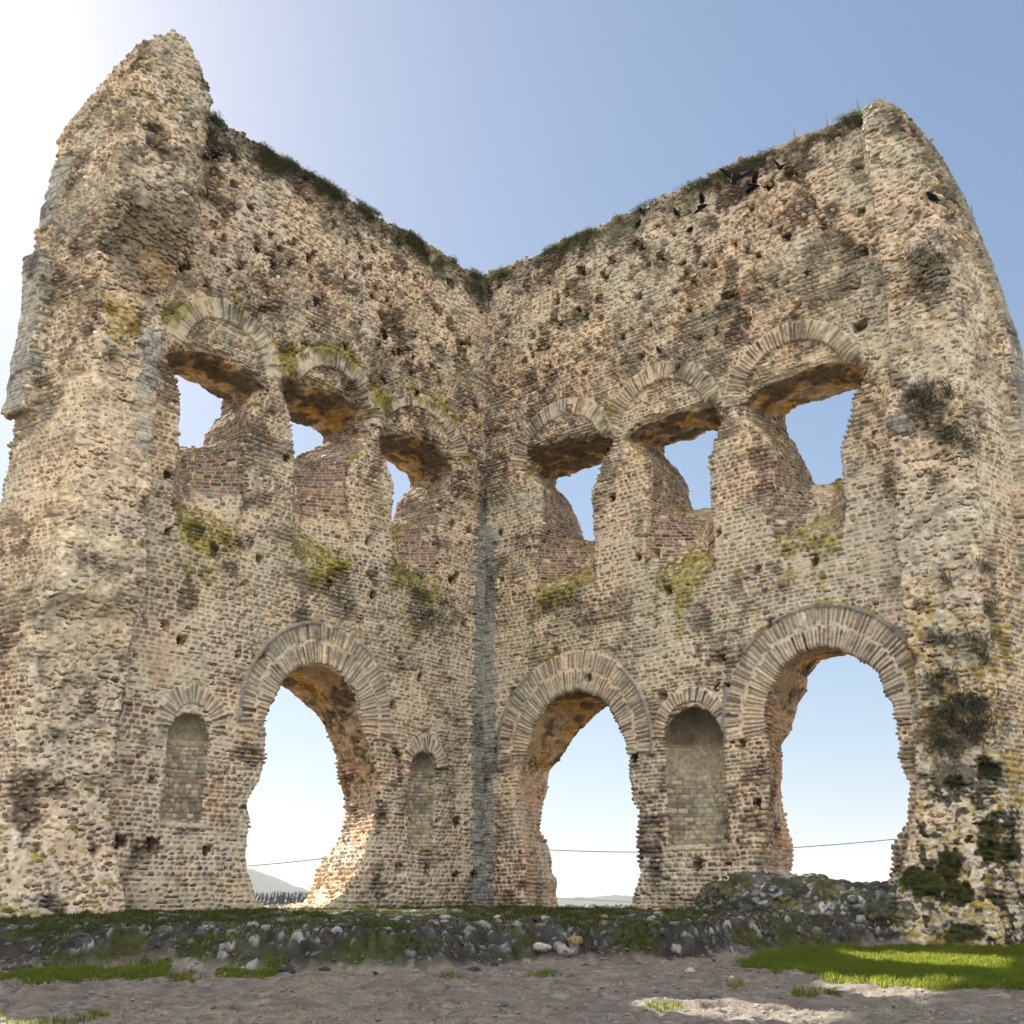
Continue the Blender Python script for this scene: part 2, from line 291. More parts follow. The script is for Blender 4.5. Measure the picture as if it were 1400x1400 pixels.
def surface_nets(f, us, vs, ws):
    ins = f < 0
    A, B, Cc = f.shape
    cnt = np.zeros((A - 1, B - 1, Cc - 1), np.uint8)
    for i in (0, 1):
        for j in (0, 1):
            for k in (0, 1): cnt += ins[i:A - 1 + i, j:B - 1 + j, k:Cc - 1 + k]
    act = (cnt > 0) & (cnt < 8)
    idx = np.full(act.shape, -1, np.int32); c = np.argwhere(act); idx[act] = np.arange(len(c))
    corner = np.array([(i, j, k) for i in (0, 1) for j in (0, 1) for k in (0, 1)])
    val = [f[c[:, 0] + o[0], c[:, 1] + o[1], c[:, 2] + o[2]] for o in corner]
    acc = np.zeros((len(c), 3), np.float32); n = np.zeros(len(c), np.float32)
    for a in range(8):
        for b in range(a + 1, 8):
            if np.abs(corner[a] - corner[b]).sum() != 1: continue
            m = (val[a] < 0) != (val[b] < 0); t = np.where(m, val[a] / np.where(m, val[a] - val[b], 1), 0)
            acc += (m[:, None] * (corner[a] + t[:, None] * (corner[b] - corner[a]))).astype(np.float32); n += m
    P = c + acc / n[:, None]
    P = np.stack([us[0] + P[:, 0] * VOX, vs[0] + P[:, 1] * VOX, ws[0] + P[:, 2] * VOX], 1)
    quads = []
    for ax in range(3):
        s0 = [slice(None)] * 3; s1 = [slice(None)] * 3; s0[ax] = slice(0, -1); s1[ax] = slice(1, None)
        e = ins[tuple(s0)] != ins[tuple(s1)]
        b, d = [a for a in range(3) if a != ax]
        g = np.argwhere(e); g = g[(g[:, b] > 0) & (g[:, d] > 0) & (g[:, b] < f.shape[b] - 1) & (g[:, d] < f.shape[d] - 1)]
        def at(ob, od):
            h = g.copy(); h[:, b] -= ob; h[:, d] -= od; return idx[h[:, 0], h[:, 1], h[:, 2]]
        q = np.stack([at(1, 1), at(0, 1), at(0, 0), at(1, 0)], 1)
        first = ins[g[:, 0], g[:, 1], g[:, 2]]
        flip = first if ax == 1 else ~first
        q[flip] = q[flip][:, ::-1]
        quads.append(q)
    Q = np.concatenate(quads); Q = Q[(Q >= 0).all(1)]
    return P.astype(np.float64), Q

def vnormals(P, Q):
    a, b, c, d = (P[Q[:, k]] for k in range(4)); n = np.cross(c - a, d - b); out = np.zeros_like(P)
    for k in range(4):
        for ax in range(3): out[:, ax] += np.bincount(Q[:, k], n[:, ax], len(P))
    return out / (np.linalg.norm(out, axis=1, keepdims=True) + 1e-12)
def compact(P, Q, *attrs):
    used = np.zeros(len(P), bool); used[Q.ravel()] = True; m = np.cumsum(used) - 1
    return (P[used], m[Q]) + tuple(a[used] for a in attrs)
def subdivide(P, Q):
    me = bpy.data.meshes.new('tmp'); 
    me.vertices.add(len(P)); me.vertices.foreach_set('co', P.astype(np.float32).ravel())
    me.loops.add(Q.size); me.loops.foreach_set('vertex_index', Q.astype(np.int32).ravel())
    me.polygons.add(len(Q)); me.polygons.foreach_set('loop_start', np.arange(0, Q.size, 4, dtype=np.int32)); me.update(calc_edges=True)
    o = bpy.data.objects.new('tmp', me); COL.objects.link(o)
    md = o.modifiers.new('s', 'SUBSURF'); md.levels = 1; md.render_levels = 1; md.use_limit_surface = False
    dg = bpy.context.evaluated_depsgraph_get(); ev = o.evaluated_get(dg); m2 = ev.to_mesh()
    p = np.empty(len(m2.vertices) * 3, np.float32); m2.vertices.foreach_get('co', p)
    q = np.empty(len(m2.loops), np.int32); m2.loops.foreach_get('vertex_index', q)
    ev.to_mesh_clear(); bpy.data.objects.remove(o); bpy.data.meshes.remove(me)
    return p.reshape(-1, 3).astype(np.float64), q.reshape(-1, 4)

# ------------------------------------------------------------------ stone patterns
def coursed(a, v, h, wd, seed, jit=0.5):
    """courses of stones: distance to the nearest joint and a random id per stone"""
    r = np.random.default_rng(seed); hs = h * (1 + 0.55 * (r.random(900) - 0.5)); cum = np.concatenate([[0], np.cumsum(hs)])
    x = np.clip(v + 6.0, 0, cum[-1] - 1e-3); row = np.searchsorted(cum, x, 'right') - 1
    dv = np.minimum(x - cum[row], cum[row + 1] - x)
    ww = wd * (0.8 + 0.5 * ihash(row, row * 0 + 3, seed)); q = a / ww + 50 * ihash(row, row * 0 + 9, seed)
    i = np.floor(q).astype(np.int64)
    def edge(k): return k + jit * (ihash(k, row, seed + 5) - 0.5)
    lo = edge(i); i = np.where(q < lo, i - 1, i); hi = edge(i + 1); i = np.where(q >= hi, i + 1, i)
    lo, hi = edge(i), edge(i + 1); da = np.minimum(q - lo, hi - q) * ww
    k = 60.0
    d = -np.log(np.exp(-k * np.clip(dv, 0, 0.3)) + np.exp(-k * np.clip(da, 0, 0.3))) / k + math.log(2) / k * 0.35
    rid = [ihash(i, row, seed + 20 + s) for s in range(4)]
    fu = (q - lo) / (hi - lo) - 0.5; fv = (x - cum[row]) / (cum[row + 1] - cum[row]) - 0.5
    return np.maximum(d, 0), rid, fu, fv, (dv < da)

PAL = np.array([[.37,.295,.21],[.29,.245,.185],[.225,.205,.18],[.21,.16,.125],[.31,.225,.18],[.205,.165,.155],[.105,.095,.087],[.52,.44,.33],[.215,.215,.21],[.42,.34,.235]])
MORT = np.array([.62,.525,.41]); MORT2 = np.array([.56,.51,.43])
def palette(r, weights):
    c = np.cumsum(weights) / np.sum(weights); return PAL[np.searchsorted(c, np.clip(r, 0, .9999))]

def dress(side, P, Nn, polys):
    """per vertex: displacement along the normal, albedo, part name id"""
    N = len(P); u, v, w = P.T
    S = ord(side)
    nlow = fbm(P, 0.45, S, 3); nmid = fbm(P, 1.6, S + 3, 3); nfine = fbm(P, 9.0, S + 5, 2); nmoss = fbm(P, 2.2, S + 7, 4)
    cf = CFG[side]; uin = cf['uin']
    P2 = P[:, :2]
    # --- region masks
    face = (np.abs(Nn[:, 2]) > 0.6) & (w < 0.35) & (w > -0.2)
    part = np.zeros(N, np.int16)                      # 0 wall 1 pier, then named
    names = ['wall', 'pier']
    pier = u > uin - 0.02
    part[pier] = 1
    inwin = np.zeros(N, bool); inarch = np.zeros(N, bool); owner = np.full(N, -1)
    for nm, (pa, pb) in polys.items():
        lo = np.minimum(pa.min(0), pb.min(0)) - 0.25; hi = np.maximum(pa.max(0), pb.max(0)) + 0.25
        m = (u > lo[0]) & (u < hi[0]) & (v > lo[1]) & (v < hi[1]) & (w > 0.10)
        k = np.where(m)[0]; t = np.clip(w[k] / 2.2, 0, 1)[:, None]
        d = poly_sdf(P2[k], pa) * (1 - t[:, 0]) + poly_sdf(P2[k], pb) * t[:, 0]
        k = k[d < 0.22]; names.append(nm)
        part[k] = len(names) - 1
        (inwin if nm.startswith('win') else inarch)[k] = True
    nic = np.zeros(N, bool)
    for nm, (uc, a, vsn, vb, dep) in NICHE[side].items():
        m = (np.abs(u - uc) < a + 0.06) & (v > vb - 0.06) & (v < vsn + a + 0.06) & (w > 0.05) & (w < dep + 0.2)
        names.append(nm); part[m] = len(names) - 1; nic |= m
    ring = np.zeros(N, bool); ra = np.zeros(N); rr = np.zeros(N); rin = np.zeros(N); rout = np.zeros(N); rdbl = np.zeros(N)
    for nm, (uc, vc, r0, r1, a0, a1, dbl) in RING[side].items():
        du, dv = u - uc, v - vc; R = np.hypot(du, dv); A = np.degrees(np.arctan2(dv, du)); A = np.where(A < -90, A + 360, A)
        wob = 0.05 * (nmid - 0.5) * 2
        m = (w < 0.3) & (w > -0.3) & (R > r0 - 0.04) & (R < r1 + wob) & (A > a0) & (A < a1) & ~nic & ~ring
        if nm.startswith('win'): m &= ~pier & (nlow + 0.25 * nmid > 0.40)
        else: m &= ~pier | (u < uin + 0.6)
        ring |= m; ra[m] = np.radians(A[m]); rr[m] = R[m]; rin[m] = r0; rout[m] = r1; rdbl[m] = dbl
        names.append(nm + '_ring'); part[m] = len(names) - 1
    # --- base rubble courses
    wav = 0.05 * (fbm(P * np.array([1, .4, 1]), 0.9, S + 2, 2) - 0.5) * 2 + 0.02 * (nfine - 0.5)
    horiz = u + w * np.where(side == 'L', 1.0, -1.0)
    d, rid, fu, fv, hj = coursed(horiz + 0.03 * (nfine - .5), v + wav, 0.112, 0.19, 100 + S)
    torn = (pier & ((w < -0.06) | (nmid > 0.5)) & (u < cf['uout'](v, w) - 0.05 - 0.25 * (nmid - .3)) & (Nn[:, 2] < 0.4)) | (inwin & (Nn[:, 1] < -0.35)) | (inarch & ((Nn[:, 1] < -0.3) | (nlow > 0.6)))
    tmix = sstep(0.42, 0.58, fbm(P, 0.8, S + 9, 2) + 0.16 * sstep(17, 21.5, v) * ~pier - 0.02)
    neat = np.zeros(N, bool)
    wk = np.where(torn | (v > 14.5))[0]
    f1, f2, wid = worley((P[wk] + 0.05 * (nfine[wk, None] - .5)) * np.array([1.0, 2.0, 1.0]), 0.20, S)
    wd_ = np.zeros(N); wi = np.zeros(N); wrel = np.zeros(N); wrel[wk] = worley.rel; wd_[wk] = (f2 - f1) * 0.19 * 0.5; wi[wk] = wid
    rug = np.zeros(N, bool); rug[wk] = torn[wk] | ((tmix[wk] > 0.62) & (v[wk] > 17.5) & ~inwin[wk])
    d = np.where(rug, wd_, d); r0_ = np.where(rug, wi, rid[0]); r1_ = np.where(rug, (wi * 13.7) % 1, rid[1]); r2_ = np.where(rug, (wi * 31.3) % 1, rid[2])
    expo = sstep(0.3, 0.62, fbm(P, 0.7, S + 15, 3) + 0.12 * sstep(10, 20, v))          # 0 = smothered in mortar, 1 = stones stand out
    pert = 0.016 * (nfine - 0.5) * 2
    joint = np.where(rug, 0.026, 0.030 - 0.014 * expo)
    body = sstep(joint - 0.004, joint + 0.02, d + pert)
    amp = 0.020 + 0.034 * expo * (0.7 + 0.55 * sstep(13, 18, v)) + 0.008 * rug
    hgt = body * amp * np.where(rug, .6, 1.0) * (0.35 + 1.1 * r0_) + 0.012 * (fv * (r1_ - 0.3) + fu * (r2_ - .5)) * body
    gone = (r1_ > 0.945) & (r2_ > 0.2); hgt = np.where(gone, -0.16 * body, hgt)
    proud = (r2_ > 0.95) & ~gone; hgt = np.where(proud, hgt + 0.05 * body, hgt)
    hgt += 0.02 * (nmid - 0.5) + 0.012 * (nfine - 0.5) - 0.03 * sstep(.55, .75, nlow) * sstep(14, 18, v)
    for nm, (uc, vc, q0, q1, *_x) in RING[side].items():
        if nm.startswith('win'):
            inf = (np.hypot(u - uc, v - vc) < q0) & (v > vc - .9) & (w < .35) & ~inwin; hgt = hgt - (.07 + .10 * (nmid - .4)) * inf
    # open joints: the mortar has washed out under single stones, leaving short deep slots
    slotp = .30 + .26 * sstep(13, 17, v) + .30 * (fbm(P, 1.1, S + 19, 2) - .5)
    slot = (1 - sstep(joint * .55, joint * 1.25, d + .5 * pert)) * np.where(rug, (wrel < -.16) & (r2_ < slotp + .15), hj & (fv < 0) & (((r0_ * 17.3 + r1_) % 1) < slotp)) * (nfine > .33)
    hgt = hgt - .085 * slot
    # colours
    up = sstep(9, 15, v)
    wl = np.array([4, 3, 3.5, 2.5, 2.5, 2.5, 1.5, 2, 2, 2.]); wh = np.array([6, 3.5, 2.5, 1.5, 2.5, 1.5, .9, 4.5, .8, 4.])
    wp = np.array([2, 2, 1.5, 4, 5, 4, 2, 1, .5, 1.5]); wg = np.array([2, 2, 5, 2, 1, 1.5, 2.5, 1.2, 4, 1.])
    reg = fbm(P, 0.33, S + 21, 3) + 0.12 * (r2_ - 0.5)
    c = np.where((r0_ < up)[:, None], palette(rid[3] * .5 + r1_ * .5, wh), palette(rid[3], wl))
    reg = reg - .03 * up * (reg > .5)
    c = np.where((reg > 0.58)[:, None], palette((r0_ * 7.7 + rid[3]) % 1, wp), c); c = np.where((reg < 0.40)[:, None], palette((r0_ * 5.7 + rid[3]) % 1, wg), c)
    c = c * (0.78 + 0.48 * r2_)[:, None] * (1 + .16 * up)[:, None]
    mort = mix(np.tile(MORT, (N, 1)), np.tile(MORT2, (N, 1)), sstep(.4, .62, fbm(P, 0.6, S + 31, 2))) * (0.86 + 0.24 * nmid)[:, None]
    film = (1 - expo) * 0.35 * sstep(.35, .6, nfine)
    c = mix(mort, c, body * (1 - film))
    c = mix(c, np.array([.075, .062, .05]) * (.7 + .6 * nmid)[:, None], slot * .9)  # shade under the stones painted into the slots
    washed = expo * sstep(.52, .68, fbm(P, 1.7, S + 33, 3) + .03 * up) * (1 - body)              # joints that have lost their mortar, set back and coloured dark
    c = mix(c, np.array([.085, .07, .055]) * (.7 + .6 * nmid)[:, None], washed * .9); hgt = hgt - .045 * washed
    # --- neat grey block strips: inner corner, the pier's inner face, and the outside corner pilasters
    wob = 0.24 * (ihash(np.floor((v + 6) / 0.11).astype(np.int64), np.zeros(N, np.int64), S) - 0.5)
    keep = fbm(P * np.array([.3, 1, .3]), 0.55, S + 41, 2)
    stripw = 0.50 * (v < 12.6) + 0.34 * ((v > 12.6) & (v < 20.5) & (keep > 0.5))
    strip = (u < stripw + wob) & (w < 0.3)
    if side == 'L':
        strip |= (u > 11.98 + wob) & (u < 12.42) & (v < 9.8) & (w > -0.45) & (v > 0.9) & ((keep > 0.36) | (v > 4.4))
        strip |= (u > 12.1 + wob) & (u < 12.75 + wob) & (v > 11.4) & (v < 14.6) & (w < 0.1)
        strip |= (w > 1.35 + wob) & (u > 13.8) & (v > 12.3) & (v < 21) & ((v < 16.6) | (keep > .5))
    else:
        strip |= (w > 1.5 + wob) & (u > 14.3) & (v > 2) & (Nn[:, 0] > 0.3)
        strip |= (u > 13.3) & (u < 14.3 + wob) & (w < 0) & (((v > 9.6) & (v < 12.2) & (keep > 0.5)))
    ds, rs, fus, fvs, _h = coursed(horiz, v, 0.105, 0.26, 300 + S, 0.3)
    bs = sstep(0.006, 0.018, ds + 0.3 * pert)
    cs = np.array([.37, .365, .345]) * (0.82 + 0.36 * rs[0])[:, None] + (rs[1] - .5)[:, None] * np.array([.05, .03, -.01])
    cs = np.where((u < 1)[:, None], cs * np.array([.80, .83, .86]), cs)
    cs = mix(np.tile(np.array([.19, .185, .17]), (N, 1)), cs, bs); hs = bs * 0.030 * (.4 + rs[2]) + 0.006 * (nfine - .5)
    dark = sstep(.45, .7, nmid) * 0.35; cs *= (1 - dark)[:, None]
    hs = np.where((rs[3] > 0.94), -0.05 * bs, hs)
    c = np.where(strip[:, None], cs, c); hgt = np.where(strip, hs, hgt)
    # --- window reveals in thin reddish brick courses, arch jambs in pinkish core with painted sun bounce
    rev = inwin & (np.abs(Nn[:, 0]) > 0.45) & (w > 0.2) & (nlow + .2 * nmid > .42)
    db, rb, fub, fvb, _h = coursed(w + u * 0.3, v + .3 * wav, 0.10, 0.23, 500 + S, 0.35)
    bb = sstep(0.008, 0.022, db + 0.5 * pert)
    cb = palette(rb[0], np.array([1, 1, 1.5, 3, 4.5, 4, 1.2, .5, 1.2, 1])) * (.75 + .5 * rb[1])[:, None]
    cb = mix(mort * 0.8, cb, bb)
    c = np.where(rev[:, None], cb, c); hgt = np.where(rev, bb * 0.03 * (.3 + rb[2]) + 0.01 * (nfine - .5), hgt)
    # --- voussoirs
    k = np.where(ring)[0]
    if len(k):
        R, A = rr[k], ra[k]; dbl = rdbl[k] > 1.5; midr = (rin[k] + rout[k]) / 2 + 0.06 * (nmid[k] - .5)
        lay = np.where(dbl & (R > midr), 1, 0); aw = 0.118 / ((rin[k] + rout[k]) / 2)
        q = A / aw + 13.7 * lay + 0.22 * (nfine[k] - .5); i = np.floor(q).astype(np.int64)
        e = lambda n: n + 0.4 * (ihash(n, lay, 71 + S) - .5)
        i = np.where(q < e(i), i - 1, i); i = np.where(q >= e(i + 1), i + 1, i)
        da = np.minimum(q - e(i), e(i + 1) - q) * aw * R
        dr = np.where(dbl, np.where(lay == 1, np.minimum(R - midr, rout[k] - R), np.minimum(midr - R, R - rin[k] + .2)), np.minimum(rout[k] - R, R - rin[k] + .2))
        dr = dr + 0.14 * (ihash(i, lay, 91 + S) - .65)
        dd = np.minimum(da, dr); g = [ihash(i, lay, 140 + n + S) for n in range(4)]
        jw = .010 + .016 * ihash(i, lay, 177 + S); bo = sstep(jw, jw + .016, dd + pert[k] * 1.1) * np.where(v[k] > 12, sstep(.40, .54, nmid[k] + .3 * (g[3] - .3)), 1)
        cc = palette(g[0], np.array([2.5, 2.5, 4, 1.6, 1.2, 1.4, 2.2, 2.0, 3.0, 2.0])) * (.7 + .6 * g[1])[:, None]
        cc = mix(cc, np.repeat(cc.mean(1, keepdims=True), 3, 1) * np.array([1.06, 1.0, .9]), np.full(len(k), .5)); cc = mix(mort[k] * 0.98, cc, bo)
        hh = bo * (0.02 + 0.045 * g[2]) + 0.03 * (nmid[k] - .5) + 0.02
        winr = (v[k] > 12); hh = np.where(winr, hh + 0.02 * bo - .05 * sstep(.5, .7, nmid[k]), hh)
        c[k] = cc; hgt[k] = hh
        lip = (R > rout[k] - 0.09) & dbl & (nlow[k] + .4 * nmid[k] > .60)          # thin projecting tile moulding round the big arches
        hgt[k] = np.where(lip, 0.11, hgt[k]); c[k] = np.where(lip[:, None], np.array([.26, .255, .245]) * (.8 + .4 * nmid[k, None]), c[k])
    # --- niche interiors: small squared blocks, plaster remains above
    k = np.where(nic)[0]
    if len(k):
        dn, rn, _, _, _ = coursed(u[k] * 1.15, v[k], 0.115, 0.17, 700 + S, 0.3); bn = sstep(0.006, 0.018, dn)
        cn = np.array([.37, .335, .27]) * (.55 + .8 * rn[0])[:, None] + (rn[1] > .9)[:, None] * np.array([.05, -.03, -.06])
        cn = mix(np.tile(np.array([.24, .225, .19]), (len(k), 1)), cn, bn)
        sp = np.zeros(len(k))
        for nm, (uc, a, vsn, vb, dep) in NICHE[side].items():
            m = np.abs(u[k] - uc) < a + .1; sp[m] = (v[k][m] - vsn) / a
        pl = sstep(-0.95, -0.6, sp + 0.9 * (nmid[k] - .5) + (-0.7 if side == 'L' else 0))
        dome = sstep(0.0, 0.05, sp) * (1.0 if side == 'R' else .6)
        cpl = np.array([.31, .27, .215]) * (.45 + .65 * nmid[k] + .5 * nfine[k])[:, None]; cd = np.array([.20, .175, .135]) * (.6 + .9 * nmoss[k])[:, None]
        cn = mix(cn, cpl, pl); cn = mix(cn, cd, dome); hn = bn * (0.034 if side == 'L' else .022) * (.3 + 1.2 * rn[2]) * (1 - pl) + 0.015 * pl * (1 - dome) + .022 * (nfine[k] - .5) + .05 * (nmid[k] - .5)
        hn = hn + np.where((sp > -0.1) & (sp < 0.0), -0.03, 0)
        c[k] = cn; hgt[k] = hn
    for nm, (uc, a, vsn, vb, dep) in NICHE[side].items():
        sl = (np.abs(u - uc) < a + .18) & (w < .2) & (np.abs(v - vb + .05 + .12 * (nmid - .5)) < .045) & (nlow > .4)
        c = np.where(sl[:, None], np.array([.45, .42, .36]) * (.7 + .6 * nmid)[:, None], c); hgt = np.where(sl, .03 + .03 * (nmid - .5), hgt)
    # --- plaster left on the intrados of the big arches
    pl = inarch & (w < 1.1) & (Nn[:, 1] < 0.1) & (v > 5.4) & (nlow > 0.36)
    pl_s = sstep(.40, .46, nlow) * pl
    c = mix(c, np.array([.46, .36, .23]) * (.7 + .5 * nmid)[:, None], pl_s * 0.9); hgt = hgt * (1 - pl_s) + pl_s * (0.02 + 0.006 * nfine)
    # --- ochre crust and soot under the lintels and vaults
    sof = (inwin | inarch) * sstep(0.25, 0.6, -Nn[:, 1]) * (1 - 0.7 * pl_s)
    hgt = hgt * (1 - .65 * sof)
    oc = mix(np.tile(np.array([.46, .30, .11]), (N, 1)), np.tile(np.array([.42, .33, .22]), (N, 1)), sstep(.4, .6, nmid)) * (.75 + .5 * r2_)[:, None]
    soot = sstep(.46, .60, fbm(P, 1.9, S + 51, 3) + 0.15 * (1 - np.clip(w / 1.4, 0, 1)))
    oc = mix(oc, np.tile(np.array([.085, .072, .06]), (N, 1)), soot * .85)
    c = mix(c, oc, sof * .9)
    core_bounce = inarch * sstep(-.2, .3, 0.6 - np.abs(Nn[:, 2])) * (1 - sof) * .85  # pinkish core of the jambs, warmed further to paint in sun bounce
    c = mix(c, np.array([.52, .38, .27]) * (.75 + .5 * r0_)[:, None], core_bounce * sstep(.4, .6, nmid) * (1 - pl_s))
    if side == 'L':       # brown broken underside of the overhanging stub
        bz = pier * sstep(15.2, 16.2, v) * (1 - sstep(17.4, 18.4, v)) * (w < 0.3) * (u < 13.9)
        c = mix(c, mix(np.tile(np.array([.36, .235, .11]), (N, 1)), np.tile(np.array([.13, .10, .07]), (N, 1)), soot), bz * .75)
    # --- weather: black crust near the tops, streaks in the corner, green algae, lichens, moss
    top = cf['top'](u, w)
    tn = .45 * fbm(P, 1.3, S + 61, 4) + .55 * fbm(P, 4.5, S + 63, 3); tb = fbm(P * np.array([1, .35, 1]), 1.1, S + 62, 3)
    blk = sstep(.44, .62, tn + 0.26 * sstep(1.9, 0.2, top - v) - 0.10) * ((side == 'L') * (1 - pier * .8) * sstep(4.5, .3, top - v) + (side == 'R') * .75 * sstep(2.0, .2, top - v))
    crn = np.exp(-(u / 0.75) ** 2) * (sstep(12.6, 13.6, v) * (1 - sstep(15.6, 16.6, v)) + sstep(20.2, 21.2, v)) * sstep(.3, .6, tb)
    blk = np.clip(blk + .9 * crn, 0, 1)
    blk = np.maximum(blk, .8 * sstep(.53, .66, .6 * tb + .4 * nmid) * sstep(14.8, 15.6, v) * (1 - sstep(17, 18.2, v)) * ~inwin)
    blk = np.maximum(blk, 0.65 * sstep(.59, .70, .5 * fbm(P, 0.75, S + 66, 4) + .5 * fbm(P, 3.0, S + 67, 3)))
    c = mix(c, c * 0.33 + np.array([.012, .014, .014]), blk * .85)
    # darker towards the wall foot
    c = mix(c, c * .62, .5 * sstep(2.0, .7, v + .8 * (nmid - .5)) * ~pier)
    alg = sstep(.5, .68, fbm(P, .8, S + 71, 4) + .10 * (v > 6) - .06 * (v > 13)) * (1 - sof) * ~inwin
    c = mix(c, np.array([.46, .45, .37]) * (.8 + .4 * nfine)[:, None], alg * .34)
    # green moss on ledges: window sills, ring backs, patches named in the photo
    ledge = sstep(.25, .6, Nn[:, 1] + .5 * hgt / .05 * .25)
    mo = np.zeros(N)
    for nm, (pa, pb) in polys.items():
        if not nm.startswith('win'): continue
        b = pa[pa[:, 1] < pa[:, 1].min() + 1.2]; uc, vb = b[:, 0].mean(), b[:, 1].min()
        mo += np.exp(-((u - uc) / 1.0) ** 2 - ((v - vb - .1) / .55) ** 2) * (w < 1.2) * 1.0 + 0.36 * np.exp(-((u - uc) / 1.5) ** 2 - ((v - vb + .9) / .9) ** 2) * (w < .3)
    for nm, (uc, vc, r0, r1, *_x) in RING[side].items():
        R = np.hypot(u - uc, v - vc)
        if nm.startswith('win'): mo += (.5 if side == 'L' else .22) * np.exp(-((R - r1) / .4) ** 2) * (v > vc + .4) * (w < .3)
        elif nm.startswith('arch') or nm.startswith('niche'): mo += .35 * np.exp(-((R - r1 - .03) / .09) ** 2) * (v > vc + .8 * r0) * (w < .3)
    mo += ledge * .45 * ~inarch
    mo += .5 * sstep(1.7, .9, v) * (1 - pier * .3)
    mos = sstep(.54, .66, mo * .46 + nmoss * .55 + .18 * nfine) * (1 - sof)
    cm = mix(np.tile(np.array([.13, .125, .025]), (N, 1)), np.tile(np.array([.30, .27, .06]), (N, 1)), sstep(.4, .65, fbm(P, 5, S + 81, 2)))
    c = mix(c, cm * (.6 + .8 * nfine)[:, None], mos * .85 * (0.72 + .28 * body) * sstep(.25, .45, nfine)); hgt = hgt + mos * .012
    # mustard and white lichen
    lic = pier * (1.0 if side == 'R' else .35) * sstep(17.5, 14, v) * (w < .5)
    if side == 'L': lic += np.exp(-((u - 13.3) / .6) ** 2 - ((v - 14.6) / .9) ** 2) * 1.2
    if side == 'R': lic = lic * (.55 + .6 * sstep(9, 6, v))
    lic += .7 * sstep(1.8, .2, top - v) * ~pier
    lm = sstep(.535, .61, .62 * fbm(P, 7.0, S + 91, 3) + .38 * fbm(P, 1.4, S + 92, 2) + .10 * (r0_ - .5) + .30 * lic - .285) * sstep(.1, .4, lic) * (.5 + .5 * body)
    c = mix(c, np.array([.34, .265, .06]) * (.6 + .7 * r1_)[:, None], lm * .85)
    if side == 'R':
        wl_ = pier * sstep(13, 7, v) * (w < .3) * sstep(.45, .6, fbm(P, 3.1, S + 95, 3)); c = mix(c, np.array([.55, .53, .47]) * (.8 + .35 * nfine)[:, None], wl_ * .6 * (1 - lm))
        bl = pier * sstep(7.0, 2.5, v) * (w < .3) * sstep(.52, .58, .5 * fbm(P, 2.1, S + 97, 3) + .5 * fbm(P, 8.0, S + 98, 2)); c = mix(c, np.array([.05, .052, .045]), bl * .9)
    if side == 'R':
        for px, py, rx, ry in MOSSPX:
            mu, mv = onwall(px, py, 'R', -.6); g = np.exp(-((u - mu) / (rx * .016)) ** 2 - ((v - mv) / (ry * .019)) ** 2) * (w < .3)
            g = sstep(.42, .58, g * .55 + .5 * fbm(P, 5.0, S + 111, 3)) * (g > .15); c = mix(c, np.array([.035, .04, .016]) * (.6 + 1.3 * nfine)[:, None], g * .95)
    if side == 'L':
        pk = sstep(.9, .4, np.hypot((u - 11.15) / .45, (v - 6.5) / .75) + .5 * (nmid - .5)) * (w < .2)   # pink plaster patch by the left niche
        c = mix(c, np.array([.46, .35, .28]) * (.75 + .5 * nfine)[:, None], pk * .6); hgt = hgt * (1 - .5 * pk)
        wt = pier * sstep(.46, .58, nmid) * (w < 0) * (v > 6) * (v < 13); c = mix(c, np.array([.62, .55, .44]) * (.8 + .35 * nfine)[:, None], wt * .55)
    lum = c.mean(1, keepdims=True); c = np.clip(lum + (c - lum) * 1.06, .005, 1); c = .30 * (np.clip(c, .005, 1) / .30) ** 1.22          # weathered stone: strong tonal range
    c = np.clip(c * (0.92 + .16 * nfine)[:, None] * np.array([1.02, 1.0, .975]), .008, .8)
    return hgt, c, part, names

ruin = empty('ruined_tower', tuple(CORNER))
tag(ruin, 'tall roofless rubble-stone ruin, two walls meeting in a corner with arches and windows', 'ruin')
PARTNAME = {}
def part_name(side, nm):
    if nm == 'wall': return 'wall', None
    if nm == 'pier': return 'broken_pier', ('left broken pier rising to a jagged peak above the wall' if side == 'L' else 'right broken pier spotted with mustard lichen and grey shrubs')
    if nm.endswith('_ring'): return ('relieving_arch' if nm.startswith('win') else 'arch_ring' if nm.startswith('arch') else 'niche_arch'), None
    if nm.startswith('win'): return 'window', None
    if nm.startswith('arch'): return 'archway', None
    return 'niche', ('widest niche, with a plastered half dome' if side == 'R' else None)

